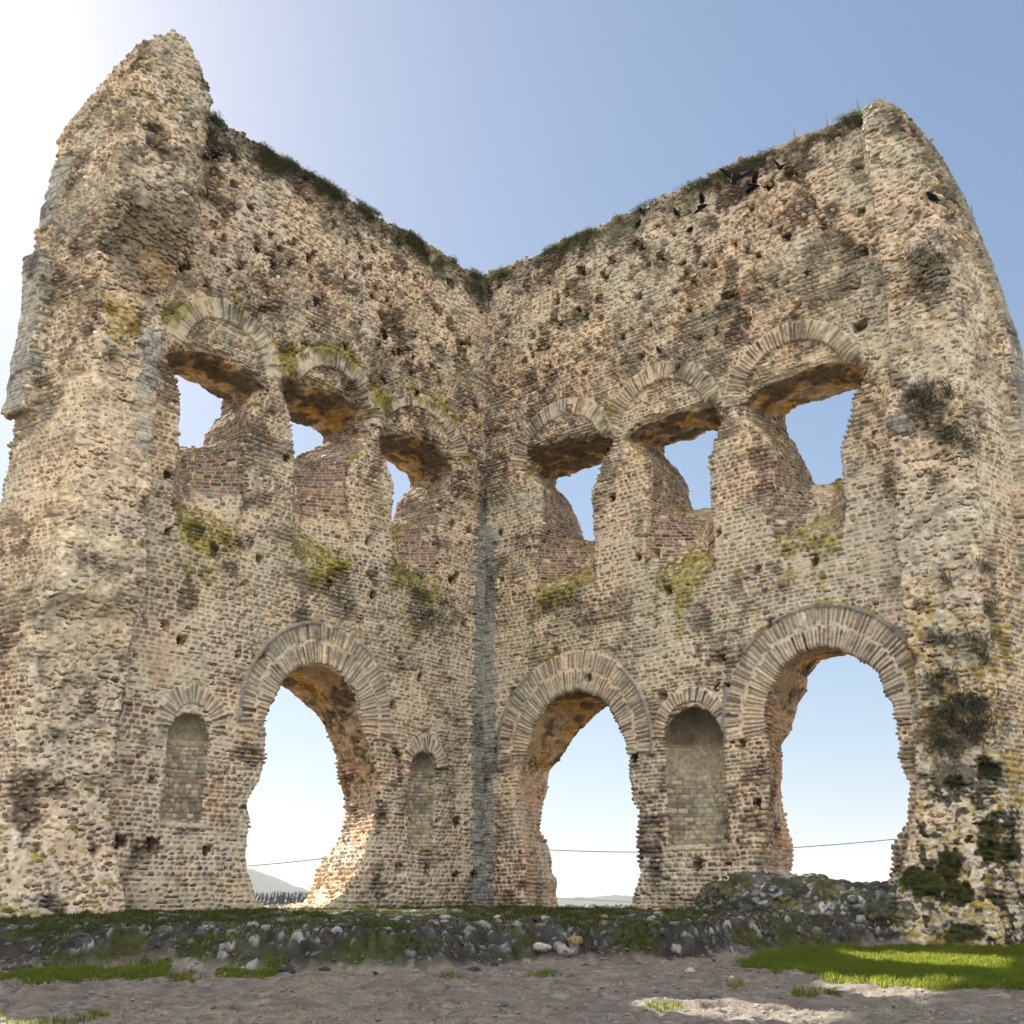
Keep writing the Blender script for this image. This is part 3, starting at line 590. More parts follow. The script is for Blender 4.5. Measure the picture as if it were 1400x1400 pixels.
for side in ('L', 'R'):
    f, us, vs, ws, polys = build_volume(side)
    P, Q = surface_nets(f, us, vs, ws); del f
    # hidden outside faces are kept coarse
    cen = P[Q].mean(1); a, b, c_, d_ = (P[Q[:, k]] for k in range(4)); fn = np.cross(c_ - a, d_ - b); fn /= np.linalg.norm(fn, axis=1, keepdims=True) + 1e-12
    outer = (cen[:, 2] > 2.12) & (fn[:, 2] > 0.75); near = np.full(len(cen), 9.0); k = np.where(outer)[0]
    for pa, pb in polys.values(): near[k] = np.minimum(near[k], np.abs(poly_sdf(cen[k][:, :2], pb)))
    uo = CFG[side]['uout'](cen[:, 1], cen[:, 2]); tp = CFG[side]['top'](cen[:, 0], cen[:, 2])
    coarse = outer & (near > 0.3) & (cen[:, 0] < uo - 0.5) & (cen[:, 1] < tp - 0.5)
    if side == 'L': coarse |= (cen[:, 0] < -0.3) & (cen[:, 1] < 21.4)
    drop = (cen[:, 1] < -0.25)
    if side == 'R': drop |= cen[:, 0] < -0.22
    fine = Q[~coarse & ~drop]; back = Q[coarse & ~drop]
    Pf, Qf = compact(P, fine)
    Pf, Qf = subdivide(Pf, Qf)
    Nn = vnormals(Pf, Qf)
    hgt, col, part, names = dress(side, Pf, Nn, polys)
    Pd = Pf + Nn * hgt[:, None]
    fp = part[Qf].max(1)                                # the part of a face
    xyz = toworld(Pd, side) - CORNER
    QQ = Qf if side == 'L' else Qf[:, ::-1]
    print(side, len(Qf), 'fine quads', len(back), 'coarse', round(time.time() - T0, 1))
    # back side: cluster vertices to 0.3 m
    Pb, Qb = compact(P, back)
    key = np.round(Pb / 0.3).astype(np.int64); _, inv = np.unique(key, axis=0, return_inverse=True); inv = inv.ravel()
    cntv = np.bincount(inv); Pc = np.stack([np.bincount(inv, Pb[:, k]) / cntv for k in range(3)], 1)
    tri = np.concatenate([inv[Qb][:, [0, 1, 2]], inv[Qb][:, [0, 2, 3]]]); tri = tri[(tri[:, 0] != tri[:, 1]) & (tri[:, 1] != tri[:, 2]) & (tri[:, 0] != tri[:, 2])]
    tri = tri[np.unique(np.sort(tri, 1), axis=0, return_index=True)[1]]
    if side == 'R': tri = tri[:, ::-1]
    for pi, nm in enumerate(names):
        m = fp == pi
        if m.sum() < 40: continue
        p, q, cc = compact(xyz, QQ[m], col)
        name, lab = part_name(side, nm)
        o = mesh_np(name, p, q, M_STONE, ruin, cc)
        if lab: o['label'] = lab
        elif nm == 'wall': o['label'] = 'left wall with one big archway' if side == 'L' else 'right wall with two big archways'
    mesh_np('outer_facing', toworld(Pc, side) - CORNER, tri, M_STONE, ruin, np.tile(np.array([.42, .35, .27]), (len(Pc), 1)))
print('masonry', round(time.time() - T0, 1))

# ------------------------------------------------------------------ ground
def base_z(x, y): return 0.05 * np.clip(y - 14, 0, 20)
def px_ground(x, y):
    r = ray(x, y); t = (EZ + 0.7) / (0.05 * r[1] - r[2])
    if r[1] * t < 14: t = -EZ / r[2]
    p = r * t; return p[0], p[1]
FRONT = np.array([px_ground(*p) for p in [(-260,1330),(-60,1322),(60,1326),(200,1324),(420,1331),(600,1326),(700,1319),(860,1316),(980,1311),(1050,1301),(1130,1294),(1260,1291),(1390,1291)]] + [(13.5, 21.0)])
BANKPOLY = np.concatenate([FRONT, [[16, 24], [0, 40], [-16, 24]]])
def wall_dist(x, y):
    q = np.stack([x, y], 1) - CORNER[:2]
    return np.minimum(-(q @ NRM['L'][:2]), -(q @ NRM['R'][:2]))          # >0 inside the room
def ground_z(x, y, detail=True):
    P = np.stack([x, y], 1); z = base_z(x, y)
    near = (np.abs(x) < 25) & (y > 8) & (y < 45); k = np.where(near)[0]
    d = np.full(len(x), -9.0)
    if len(k): d[k] = -poly_sdf(P[k], BANKPOLY)
    P3 = np.stack([x, y, 0 * x], 1)
    if len(k):
        dk = d[k] + 0.30 * (vnoise(P3[k], 0.9, 3) - .5) * 2
        dw = np.clip(wall_dist(x[k], y[k]), 0, 20); t = np.clip(dk, 0, 9) / (np.clip(dk, 0, 9) + dw + .6)
        right = sstep(5.5, 8.0, x[k])
        zb = z[k] + (0.40 - .15 * right) * sstep(0.0, 1.0, dk); zb = zb + (1.08 - zb) * np.clip(t, 0, 1) ** 0.8 * (1 - .35 * right)
        z[k] = np.where(dk > 0, zb, z[k])
    far = sstep(60, 600, y) * sstep(-0.13, -0.03, x / np.maximum(np.abs(y), 1.0)); z = z - 34 * far - 26 * sstep(900, 2500, y)
    if detail and len(k):
        n1, n2, n3 = vnoise(P3[k], 0.8, 1), vnoise(P3[k], 3.2, 2), vnoise(P3[k], 9.0, 4)
        bank = sstep(0.0, 0.3, d[k])
        z[k] += (0.07 * (n1 - .5) + (0.06 + .06 * bank) * (n2 - .5) + (0.045 + .02 * bank) * (n3 - .5)); n5 = vnoise(P3[k], 5.5, 14); z[k] -= .075 * sstep(.58, .72, n5) * (1 - bank); z[k] += .03 * (vnoise(P3[k], 7.0, 15) - .5) * (1 - bank)
        kb = np.where(bank > 0.02)[0]
        pb = P3[k][kb] + 0.0; pb[:, 2] = z[k][kb]
        f1, f2, wid = worley(pb * np.array([1, 1, 1.5]), 0.20, 77)
        st = sstep(0.05, 0.25, f2 - f1) * (0.25 + wid)
        fr = np.exp(-(np.clip(d[k][kb] - 0.5, 0, 9) / 1.5) ** 2) * .8 + .35
        fr *= 1 - .55 * sstep(-6.0, -8.5, P3[k][kb][:, 0])
        add = np.zeros(len(k)); add[kb] = .09 * st * fr * bank[kb]; z[k] += add
        return z, d, (k, kb, st, wid, fr)
    return z, d, None
def graded(lo, hi, step, far, ratio=1.16):
    a = list(np.arange(lo, hi, step)); s, x = step, hi
    while x < far: a.append(x); s *= ratio; x += s
    a.append(far); s, x = step, lo - step
    while x > -far: a.insert(0, x); s *= ratio; x -= s
    a.insert(0, -far); return np.array(a)
gx, gy = graded(-11.5, 12.5, 0.045, 9000), graded(11.5, 34.0, 0.045, 9000)
GX, GY = np.meshgrid(gx, gy, indexing='ij'); gxf, gyf = GX.ravel(), GY.ravel()
zz, dbank, extra = ground_z(gxf, gyf)
GP = np.stack([gxf, gyf, zz], 1); ng = len(GP)
gn1 = fbm(GP, 0.5, 31, 3); gn2 = fbm(GP, 2.5, 32, 3); gn3 = vnoise(GP, 11, 33)
gcol = np.array([.200, .174, .150]) * (.62 + .7 * gn2)[:, None] * (.72 + .5 * gn3)[:, None]
dryg = sstep(.55, .68, gn1 + .25 * (gn3 - .5)); gcol = mix(gcol, np.array([.25, .225, .15]) * (.8 + .4 * gn3)[:, None], dryg * .5)
farm = sstep(40, 70, np.hypot(gxf, gyf - 20)); gcol = mix(gcol, np.tile(np.array([.30, .27, .17]), (ng, 1)), farm)
k, kb, st, wid, fr = extra; ii = k[kb]
stone = np.array([.050, .050, .049]) * (.35 + 1.3 * wid ** 1.5)[:, None]; stone = mix(stone, np.tile(np.array([.42, .42, .42]), (len(ii), 1)), sstep(.62, .70, fbm(GP[ii], 11.0, 38, 2)) * .5); stone = mix(stone, np.tile(np.array([.4, .385, .36]), (len(ii), 1)), (wid > .95) * .7)
soil = np.array([.045, .040, .032]) * (.6 + .8 * gn3[ii])[:, None]
mossm = sstep(.45, .58, fbm(GP[ii], 1.5, 35, 3) - .16 * (fr - .55))
bc = mix(soil, stone, sstep(.15, .5, st)); bc = mix(bc, np.array([.05, .056, .016]) * (.5 + .9 * gn3[ii])[:, None], mossm * .9)
bw = sstep(-.05, .25, dbank[ii]); gcol[ii] = mix(gcol[ii], bc, bw)
nx, ny = len(gx), len(gy); base = (np.arange(nx - 1)[:, None] * ny + np.arange(ny - 1)[None]).ravel()
tag(mesh_np('ground', GP, np.stack([base, base + ny, base + ny + 1, base + 1], 1), M_GROUND, None, gcol), kind='structure')
print('ground', ng, round(time.time() - T0, 1))

# ------------------------------------------------------------------ low remnant of masonry under the right archway
def remnant():
    side = 'R'; us = np.arange(6.6, 14.2, .05, dtype=np.float32); vs = np.arange(-.2, 2.7, .05, dtype=np.float32); ws = np.arange(-2.4, .7, .05, dtype=np.float32)
    sh = (len(us), len(vs), len(ws)); U, V, W = us[:, None, None], vs[None, :, None], ws[None, None, :]
    n1 = gridnoise(sh, (11, 4, 5), 5); n2 = gridnoise(sh, (26, 10, 11), 6); n3 = gridnoise(sh, (60, 24, 26), 8)
    top = lin(us, [6.6, 7.3, 7.8, 8.6, 9.6, 10.2, 10.8, 11.4, 12.2, 13.2, 14.2], [.3, .9, 1.72, 1.90, 1.88, 1.86, 1.74, 1.60, 1.55, 1.45, 1.2])[:, None, None]
    dep = lin(us, [6.6, 7.5, 8.4, 10, 12, 14.2], [.3, .6, 1.1, 1.2, 1.15, 1.2])[:, None, None]
    f = smax(V - top + .25 * sstep(.1, 1.2, -W), -(W + dep * lin(vs, [-.2, .35, .75, 1.0, 2.5], [1.30, 1.15, .80, 1.0, .72])[None, :, None]), .25)
    f = smax(f, W - .35, .1); f = smax(f, 7.2 - U, .3); f = smax(f, U - 13.8, .3)
    f = f + .35 * n1 + .22 * n2 + .10 * n3; f = np.maximum(f, -.12 - V)
    P, Q = surface_nets(f, us, vs, ws); P, Q = subdivide(P, Q); N = vnormals(P, Q)
    f1, f2, wid = worley(P * np.array([1, 1.5, 1]), .21, 55); st = sstep(.04, .25, f2 - f1)
    nm, nf = fbm(P, 1.8, 51, 3), fbm(P, 8, 52, 2)
    hgt = st * .05 * (.3 + wid) + .03 * (nf - .5)
    c = np.array([.17, .17, .165]) * (.35 + 1.2 * wid)[:, None]; c = mix(np.tile(np.array([.10, .095, .085]), (len(P), 1)), c, st)
    c = mix(c, np.array([.56, .55, .50]) * (.8 + .4 * nf)[:, None], sstep(.52, .60, .45 * fbm(P, 3.4, 56, 3) + .55 * fbm(P, 11, 57, 2)) * .85)
    c = mix(c, np.array([.085, .088, .02]) * (.6 + .8 * nf)[:, None], sstep(.55, .66, nm + .18 * N[:, 1]) * .8)
    c = mix(c, np.tile(np.array([.045, .045, .04]), (len(P), 1)), sstep(.50, .60, .5 * fbm(P, 1.2, 58, 4) + .5 * fbm(P, 6, 59, 2)) * .75)
    P = P + N * hgt[:, None]
    o = mesh_np('masonry_remnant', toworld(P, side), Q[:, ::-1], M_STONE, None, c)
    tag(o, 'low lumpy remnant of grey lichened masonry lying across the foot of the right archway', 'ruin')
remnant()

# ------------------------------------------------------------------ loose stones
def rock_mesh(name, seed, mat, flat=0.7, blocky=False):
    r = np.random.default_rng(seed); n, m = 14, 9; P = []
    for j in range(m + 1):
        for i in range(n):
            th = math.pi * j / m; ph = 2 * math.pi * i / n; P.append((math.sin(th) * math.cos(ph), math.sin(th) * math.sin(ph), math.cos(th)))
    P = np.array(P); 
    if blocky: P = np.sign(P) * np.abs(P) ** 0.45
    ax = r.normal(size=(14, 3)); ax /= np.linalg.norm(ax, axis=1, keepdims=True)
    for a in ax: s = P @ a; t = r.uniform(.62, .9); P = P - a[None] * np.clip(s - t, 0, 9)[:, None]
    P += .12 * (np.stack([vnoise(P + seed, 2.2, q) for q in range(3)], 1) - .5); P *= np.array([1, r.uniform(.6, .9), flat]) * .5; P[:, 2] += .5 * flat * .55
    Fq = [(j * n + i, (j + 1) * n + i, (j + 1) * n + (i + 1) % n, j * n + (i + 1) % n) for j in range(m) for i in range(n)]
    return mesh_np(name, P, np.array(Fq), mat, smooth=False)
rocks = [rock_mesh('rubble_stone', 20 + q, M_LOOSE, .38 + .06 * q) for q in range(5)]
def ground_at(x, y): return float(ground_z(np.array([x]), np.array([y]))[0][0])
def put(o, x, y, size, sink=.25):
    o.location = (x, y, ground_at(x, y) - sink * size * .55); o.scale = (size,) * 3; o.rotation_euler = (random.uniform(-.3, .3), random.uniform(-.3, .3), random.uniform(0, 6.28))
cp = np.c_[rng.uniform(-8.5, 6.5, 6000), rng.uniform(17, 32, 6000)]
cd = -poly_sdf(cp, BANKPOLY); cw = wall_dist(cp[:, 0], cp[:, 1]); keepc = (cd > -.35) & (cw > .6) & (rng.random(6000) < np.exp(-np.clip(cd - .3, 0, 9) / 1.3) + .06)
cand = cp[keepc][:100]
for q, (x, y) in enumerate(cand):
    src = rocks[q % 5]; o = src if q < 5 else src.copy()
    if q >= 5: COL.objects.link(o)
    put(o, x, y, random.choice([.10, .12, .15, .18, .24]) * random.uniform(.8, 1.3))
    tag(o, 'dark grey angular stone lying in the rubble bank at the foot of the ruin', 'stone', 'stones of the rubble bank')
for nm, pxy, size, mat, seed, flat, lab in [
    ('block', (742, 1316), .34, M_PALE, 91, .55, 'pale grey squared block half buried at the front edge of the rubble bank'),
    ('block', (787, 1314), .34, M_OCHRE, 92, .6, 'ochre squared block beside the pale block at the bank edge'),
    ('stone', (682, 1298), .36, M_PALE, 93, .4, 'flat whitish stone slab on the bank below the inner corner'),
    ('stone', (827, 1300), .26, M_OCHRE, 94, .7, 'ochre and white rounded stone on the bank, right of the ochre block'),
    ('stone', (833, 1327), .22, M_PALE, 95, .5, 'small pale stone on bare earth just in front of the bank'),
    ('stone', (944, 1327), .24, M_PALE, 96, .5, 'small pinkish pale stone on bare earth towards the green lawn'),
    ('stone', (1000, 1336), .12, M_PALE, 97, .6, 'tiny pale stone on the earth near the lawn edge'),
    ('stone', (850, 1345), .16, M_LOOSE, 98, .6, 'small dark stone lying alone on the bare earth')]:
    o = rock_mesh(nm, seed, mat, flat, nm == 'block'); x, y = px_ground(*pxy); put(o, x, y, size); tag(o, lab, 'stone')
    if nm == 'block': o.rotation_euler = (0, 0, .1)

# ------------------------------------------------------------------ grass
def blades(name, pts, h, w, mat, lean=.5, droop=0.0, dirs=None, **tg):
    """bent three-triangle blades as one mesh"""
    n = len(pts); r = np.random.default_rng(len(pts)); a = r.random(n) * 6.283; L = h * (.55 + .75 * r.random(n))
    if dirs is None: dirs = np.stack([np.cos(a) * lean * r.random(n), np.sin(a) * lean * r.random(n), np.ones(n)], 1)
    dirs = dirs / np.linalg.norm(dirs, axis=1, keepdims=True)
    sd = np.stack([-np.sin(a), np.cos(a), 0 * a], 1) * w * (.6 + .8 * r.random(n))[:, None]
    mid = pts + dirs * (L * .55)[:, None]; bend = np.stack([np.cos(a), np.sin(a), 0 * a], 1) * .35 - np.array([0, 0, 1]) * (.2 + droop)
    tip = mid + (dirs + bend * (.4 + .8 * r.random(n))[:, None]) * (L * .5)[:, None]
    V = np.stack([pts - sd, pts + sd, mid - sd * .7, mid + sd * .7, tip], 1).reshape(-1, 3); b = np.arange(n)[:, None] * 5
    T = np.concatenate([b + np.array([0, 1, 3]), b + np.array([0, 3, 2]), b + np.array([2, 3, 4])])
    c = np.repeat(np.clip(r.random(n) * .7 + .3 * vnoise(pts, 1.5, 3), 0, 1), 5)
    return tag(mesh_np(name, V, T, mat, None, np.stack([c, c, c], 1), smooth=False), **tg)
def scatter(polypx, dens, noise=None, thr=.5, hole=None):
    poly = np.array([px_ground(*p) if not isinstance(p[0], str) else p[1:] for p in polypx]); lo, hi = poly.min(0), poly.max(0)
    n = int(dens * (hi - lo).prod()); p = lo + rng.random((n, 2)) * (hi - lo)
    e = poly_sdf(p, poly) + 1.3 * (fbm(np.c_[p, np.zeros(n)], 1.6, 8, 3) - .5); p = p[e < .15 - .6 * rng.random(n) ** 2]
    if noise: p = p[fbm(np.c_[p, np.zeros(len(p))], noise, 21, 3) > thr]
    z = ground_z(p[:, 0], p[:, 1])[0]; return np.c_[p, z - .01]
lawn = scatter([(1015,1322),(1075,1301),(1150,1296),(1400,1292),(1560,1292),(1640,1356),(1400,1353),(1250,1349),(1160,1342),(1080,1330)], 4200)
blades('lawn_grass', lawn, .105, .0055, M_GRASS, .9, kind='stuff', label='green lawn at the foot of the right broken pier', cat='grass')
strip = np.concatenate([scatter([(-120,1334),(120,1324),(250,1321),(430,1327),(440,1334),(300,1338),(120,1339),(-120,1346)], 3000, 1.0, .40), scatter([(-100,1388),(110,1389),(120,1400),(-100,1420)], 900, 1.2, .5)])
blades('verge_grass', strip, .085, .006, M_GRASS, .9, kind='stuff', label='narrow strip of green grass along the left foot of the rubble bank', cat='grass')
def plan_scatter(n, keep):
    p = np.c_[rng.uniform(-9.5, 9.5, n), rng.uniform(17, 33.5, n)]; d = -poly_sdf(p, BANKPOLY); wdv = wall_dist(p[:, 0], p[:, 1]); m = (d > .25) & (wdv > .02)
    p, d, wdv = p[m], d[m], wdv[m]; m = keep(p, d, wdv); p = p[m]; return np.c_[p, ground_z(p[:, 0], p[:, 1])[0] - .01]
bk = plan_scatter(420000, lambda p, d, wv: (fbm(np.c_[p, 0 * p[:, :1]], 1.1, 41, 3) + .22 * sstep(1.6, .2, wv) * (p[:, 0] < -1) + .10 * sstep(-4.5, -6.5, p[:, 0]) + .08 * sstep(4, 7, p[:, 0]) - .07 * np.exp(-(d - .4) ** 2)) > .575)
blades('bank_grass', bk, .085, .007, M_BANK, .8, kind='stuff', label='patchy grass and moss growing over the rubble bank', cat='grass')
dry = plan_scatter(60000, lambda p, d, wv: fbm(np.c_[p, 0 * p[:, :1]], 2.0, 43, 2) > .60)
p = np.c_[rng.uniform(-9, 9, 26000), rng.uniform(12, 24, 26000)]; p = p[(fbm(np.c_[p, 0 * p[:, :1]], 1.3, 45, 3) > .60) & (poly_sdf(p, BANKPOLY) > .1)]
lw = lawn[rng.random(len(lawn)) < .10]; dry = np.concatenate([dry, lw, np.c_[p, ground_z(p[:, 0], p[:, 1])[0] - .01]])
blades('dry_grass', dry, .06, .006, M_DRY, 1.2, kind='stuff', label='thin withered grass scattered over the bare earth and bank', cat='grass')
def grass_tuft(px, py, n, rad, h, lab, mat=None):
    x, y = px_ground(px, py); a = rng.random(n) * 6.283; r = rad * np.sqrt(rng.random(n)); pts = np.c_[x + r * np.cos(a), y + r * np.sin(a)]
    pts = np.c_[pts, ground_z(pts[:, 0], pts[:, 1])[0] - .01]; blades('grass_tuft', pts, h, .008, mat or M_GRASS, .9, label=lab, cat='grass tuft')
grass_tuft(1102, 1362, 90, .18, .17, 'bright grass tuft on the sunlit earth in front of the lawn')
grass_tuft(1137, 1357, 110, .12, .10, 'thin little grass tuft right of the brighter tuft')
grass_tuft(745, 1334, 160, .28, .11, 'green grass tuft on earth below the pale squared block')
grass_tuft(908, 1378, 260, .24, .06, 'low sparse grass tuft on the bare earth in the foreground')
grass_tuft(620, 1334, 130, .2, .08, 'small grass tuft at the bank edge below the inner corner')
grass_tuft(133, 1390, 70, .14, .08, 'lone yellowish grass tuft on the earth at the bottom left')
grass_tuft(1005, 1345, 110, .12, .16, 'few dry stalks standing at the tip of the sunlit strip', M_DRY)

# gravel trodden into the bare earth
def gravel(n):
    p = np.c_[rng.uniform(-10, 10.5, n), rng.uniform(12.3, 22, n)]; p = p[(poly_sdf(p, BANKPOLY) > -.3) & (fbm(np.c_[p, 0 * p[:, :1]], .9, 61, 3) + .25 * rng.random(n) > .55)]; n = len(p)
    z = ground_z(p[:, 0], p[:, 1])[0]; o = np.array([(1, 0, 0), (0, 1, 0), (-1, 0, 0), (0, -1, 0), (0, 0, .7), (.6, .6, .3), (-.6, -.6, .3)], float)[:5]
    s = .012 + .04 * rng.random(n) ** 3; V = (o[None] * (1 + .5 * (rng.random((n, 5, 1)) - .5)) * s[:, None, None] + np.c_[p, z][:, None]).reshape(-1, 3); b = np.arange(n)[:, None] * 5
    T = np.concatenate([b + np.array(t) for t in ((0, 1, 4), (1, 2, 4), (2, 3, 4), (3, 0, 4))]); tag(mesh_np('gravel', V, T, M_PALE2, smooth=False), 'small gravel and clods trodden into the bare earth', 'gravel', kind='stuff')
M_PALE2 = surf_mat('gravel', stops=(3, (.10, .09, .08), (.30, .27, .24)), bump=0)
gravel(16000)

# ------------------------------------------------------------------ plants on the masonry
bpy.context.view_layer.update(); DG = bpy.context.evaluated_depsgraph_get()
def hit(px, py):
    r = ray(px, py); r = r / np.linalg.norm(r)
    ok, loc, nrm, *_x = scene.ray_cast(DG, Vector((0, 0, EZ)), Vector(r)); return (np.array(loc), np.array(nrm)) if ok else (None, None)
def shrub(px, py, rx, ry, n, h, lab, mat=None, name='wall_shrub', droop=.25, group=None):
    pts, dirs = [], []
    while len(pts) < n:
        a = random.random() * 6.283; q = math.sqrt(random.random()); sx, sy = px + rx * q * math.cos(a), py + ry * q * math.sin(a)
        if random.random() < .3: sx, sy = px + random.gauss(0, rx * .8), py + random.gauss(0, ry * .8)
        l, nn = hit(sx, sy)
        if l is None: n -= 1; continue
        for _ in range(7):
            pts.append(l + np.array([random.gauss(0, .05) for _ in range(3)])); v = nn * .8 + np.array([random.gauss(0, .55), random.gauss(0, .55), random.gauss(.15, .6)]); dirs.append(v)
    if not pts: return
    pts = np.array(pts); o = blades(name, pts, h, .010, mat or M_SHRUB, dirs=np.array(dirs), droop=droop, label=lab, cat='shrub')
    if group: o['group'] = group
SH = [(1267,352,28,9,500,.42,'dark spreading shrub highest on the right broken pier'),(1290,390,10,6,120,.3,'small dark shrub just below the highest shrub of the right pier'),
 (1272,540,34,14,900,.5,'wide dark shrub at window height on the right pier'),(1255,558,14,18,300,.4,'dark hanging shrub at the left end of the wide window-height shrub'),(1305,592,16,14,350,.42,'dark shrub stepping down right of the wide window-height shrub'),(1322,612,8,16,200,.38,'narrow dark shrub trailing lowest of the window-height cluster'),
 (1280,652,12,5,100,.25,'thin dark shrub on a ledge under the window-height cluster'),
 (1341,774,13,10,220,.4,'grey shrub by the right edge of the pier, above the arch crown'),(1292,792,14,7,160,.3,'small grey shrub in mustard lichen above the arch crown'),(1350,828,10,8,160,.32,'small grey shrub at the pier edge level with the arch crown'),
 (1294,872,14,8,200,.34,'grey shrub on the pier beside the arch ring'),(1337,876,24,11,420,.45,'broad grey shrub high in the middle of the pier'),(1346,899,14,6,150,.35,'grey shrub hanging under the broad grey one'),
 (1283,932,22,15,520,.46,'dark shrub beside the right archway, below the arch ring'),(1324,962,32,11,800,.5,'large dark shrub across the middle of the right pier'),(1290,978,22,13,420,.42,'dark shrub under the left end of the large one'),
 (1334,998,28,14,700,.55,'wispy pale grey shrub below the large dark one'),(1283,1012,16,12,300,.4,'dark shrub at archway side, lowest of the middle cluster'),(1303,1022,18,12,320,.4,'dark tangled shrub in the centre of the pier above white lichen'),
 (334,742,11,7,200,.3,'dark shrub under the leftmost window of the left wall'),(313,772,14,9,160,.32,'dark trailing shrub on the left wall below the leftmost sill'),(319,792,5,12,90,.3,'dry dark stems hanging below the trailing shrub'),
 (458,816,9,8,160,.3,'dark shrub below the middle window of the left wall'),(476,830,6,9,110,.26,'small dark shrub right of the one below the middle window'),
 (573,806,10,9,220,.32,'dark shrub in the sill of the window nearest the corner'),(612,822,13,6,200,.3,'dark shrub on the ledge closest to the inner corner'),(590,842,20,11,420,.5,'drooping dry shrub hanging under the corner window of left wall'),
 (768,824,32,9,520,.34,'dark shrub along the sill of the right wall window by the corner'),(797,846,14,10,200,.34,'dark shrub hanging below that corner window sill on the right wall')]
for px, py, rx, ry, n, h, lab in SH: shrub(px, py, rx, ry, int(n * .8), h * .62, lab, droop=.6 if 'droop' in lab or 'hang' in lab or 'trail' in lab else .2)
def fringe(side, u0, u1, n, lab, thr, h):
    pts, dirs = [], []; cf = CFG[side]
    for _ in range(n):
        u = random.uniform(u0, u1); v0 = abs(random.gauss(0, .42)) + .04; k = fbm(np.array([[u, v0 * 1.2, ord(side)]]), 1.5, 4, 3)[0]
        if k < thr + .12 * v0: continue
        v = float(cf['top'](np.array(u), np.array(0.0))) - v0
        q = toworld(np.array([[u, v, -.03]]), side)[0]
        for _k in range(9): pts.append(q + np.array([random.gauss(0, .05) for _ in range(3)])); dirs.append(-NRM[side] * .5 + np.array([random.gauss(0, .6), random.gauss(0, .6), random.gauss(-.1, .5)]))
    blades('wall_top_plants', np.array(pts), h, .008, M_FRINGE, dirs=np.array(dirs), droop=.5, kind='stuff', label=lab, cat='plants')
fringe('L', .2, 11.6, 5200, 'dark green plants fringing the top of the left wall', .50, .12)
fringe('R', .2, 14.4, 3600, 'grey green plants fringing the top of the right wall', .54, .10)
for q, (px, py, hh) in enumerate([(912,243,.42),(942,233,.3),(960,228,.4),(1071,181,.35),(1088,176,.45),(1117,166,.45),(1132,161,.5),(1167,151,.4),(1175,148,.45),(648,358,.3),(1330,292,.3)]):
    l = None
    for dy in range(0, 14):
        l, nn = hit(px, py + dy)
        if l is not None: break
    if l is None: continue
    m = 5; pts = np.tile(l, (m, 1)) + rng.normal(0, .02, (m, 3)); dr = np.c_[rng.normal(0, .22, m), rng.normal(0, .22, m), np.ones(m)]
    o = blades('weed_stalk', pts, hh, .007, M_STALK, dirs=dr, label='thin dry weed stalk standing on the wall top against the sky', cat='weed'); o['group'] = 'weed stalks on the wall tops'
for px, py, size, mat, lab in [(1013, 212, .20, M_OCHRE, 'ochre upright stone standing proud on top of the right wall'), (875, 270, .22, M_PALE, 'pale upright stone on the right wall top, nearer the corner'), (671, 362, .22, M_PALE, 'pale stone on the wall top at the inner corner')]:
    for dy in range(0, 60):
        l, nn = hit(px, py + dy)
        if l is not None: break
    o = rock_mesh('coping_stone', int(px), mat, 1.1); o.location = tuple(l + np.array([0, 0, -.03])); o.scale = (size, size, size); tag(o, lab, 'stone')
print('plants', round(time.time() - T0, 1))

# ------------------------------------------------------------------ jackdaws
def bird_parts():
    n = 10; prof = [(-.17, .006), (-.15, .022), (-.10, .030), (-.06, .050), (0, .066), (.06, .062), (.10, .046), (.125, .040), (.15, .038), (.172, .026), (.185, .008)]
    P = []; 
    for q, (x, r) in enumerate(prof):
        lift = .035 * sstep(.06, .15, np.array([x]))[0]
        for i in range(n): a = 2 * math.pi * i / n; fl = .35 if x < -.09 else 1; wd = 1.5 if x < -.09 else 1; P.append((x, r * math.cos(a) * wd, r * math.sin(a) * fl + lift))
    m = len(prof); Fq = [(j * n + i, j * n + (i + 1) % n, (j + 1) * n + (i + 1) % n, (j + 1) * n + i) for j in range(m - 1) for i in range(n)]
    beak = np.array([(.18, .008, .04), (.18, -.008, .04), (.18, 0, .026), (.215, 0, .032)]); bf = np.array([(0, 1, 3), (1, 2, 3), (2, 0, 3), (0, 2, 1)])
    return np.array(P), np.array(Fq), beak, bf
BP, BF, KP, KF = bird_parts()
def wing(sgn, spread, fold):
    """feathered wing with a stepped trailing edge and thickness; fold 1 = folded along the body"""
    if fold: prof = [(.08, .05), (.06, .062), (0, .064), (-.08, .045), (-.15, .02)]; top = [(x, sgn * y, .045 - .03 * q) for q, (x, y) in enumerate(prof)]; bot = [(x, sgn * (y + .012), .005 - .02 * q * .6) for q, (x, y) in enumerate(prof)]
    else:
        c, s = math.cos(spread), math.sin(spread); lead = [(.07, .04), (.11, .13), (.10, .20), (.06, .28), (.00, .35)]; trail = [(-.07, .04), (-.06, .13), (-.07, .20), (-.06, .28), (-.03, .35)]
        top = [(x, sgn * (.02 + y * c), .03 + y * s) for x, y in lead]; bot = [(x, sgn * (.02 + y * c), .03 + y * s) for x, y in trail]
    A = np.array(top + bot); n = len(top); B = A + np.array([0, 0, -.008]) if not fold else A + np.array([0, sgn * .006, 0]); V = np.concatenate([A, B]); Q = []
    for i in range(n - 1): Q += [(i, i + 1, n + i + 1, n + i), (2 * n + i + 1, 2 * n + i, 3 * n + i, 3 * n + i + 1), (i, 2 * n + i, 2 * n + i + 1, i + 1), (n + i, n + i + 1, 3 * n + i + 1, 3 * n + i)]
    Q += [(0, n, 3 * n, 2 * n), (n - 1, 3 * n - 1, 4 * n - 1, 2 * n - 1)]
    return V, np.array(Q)
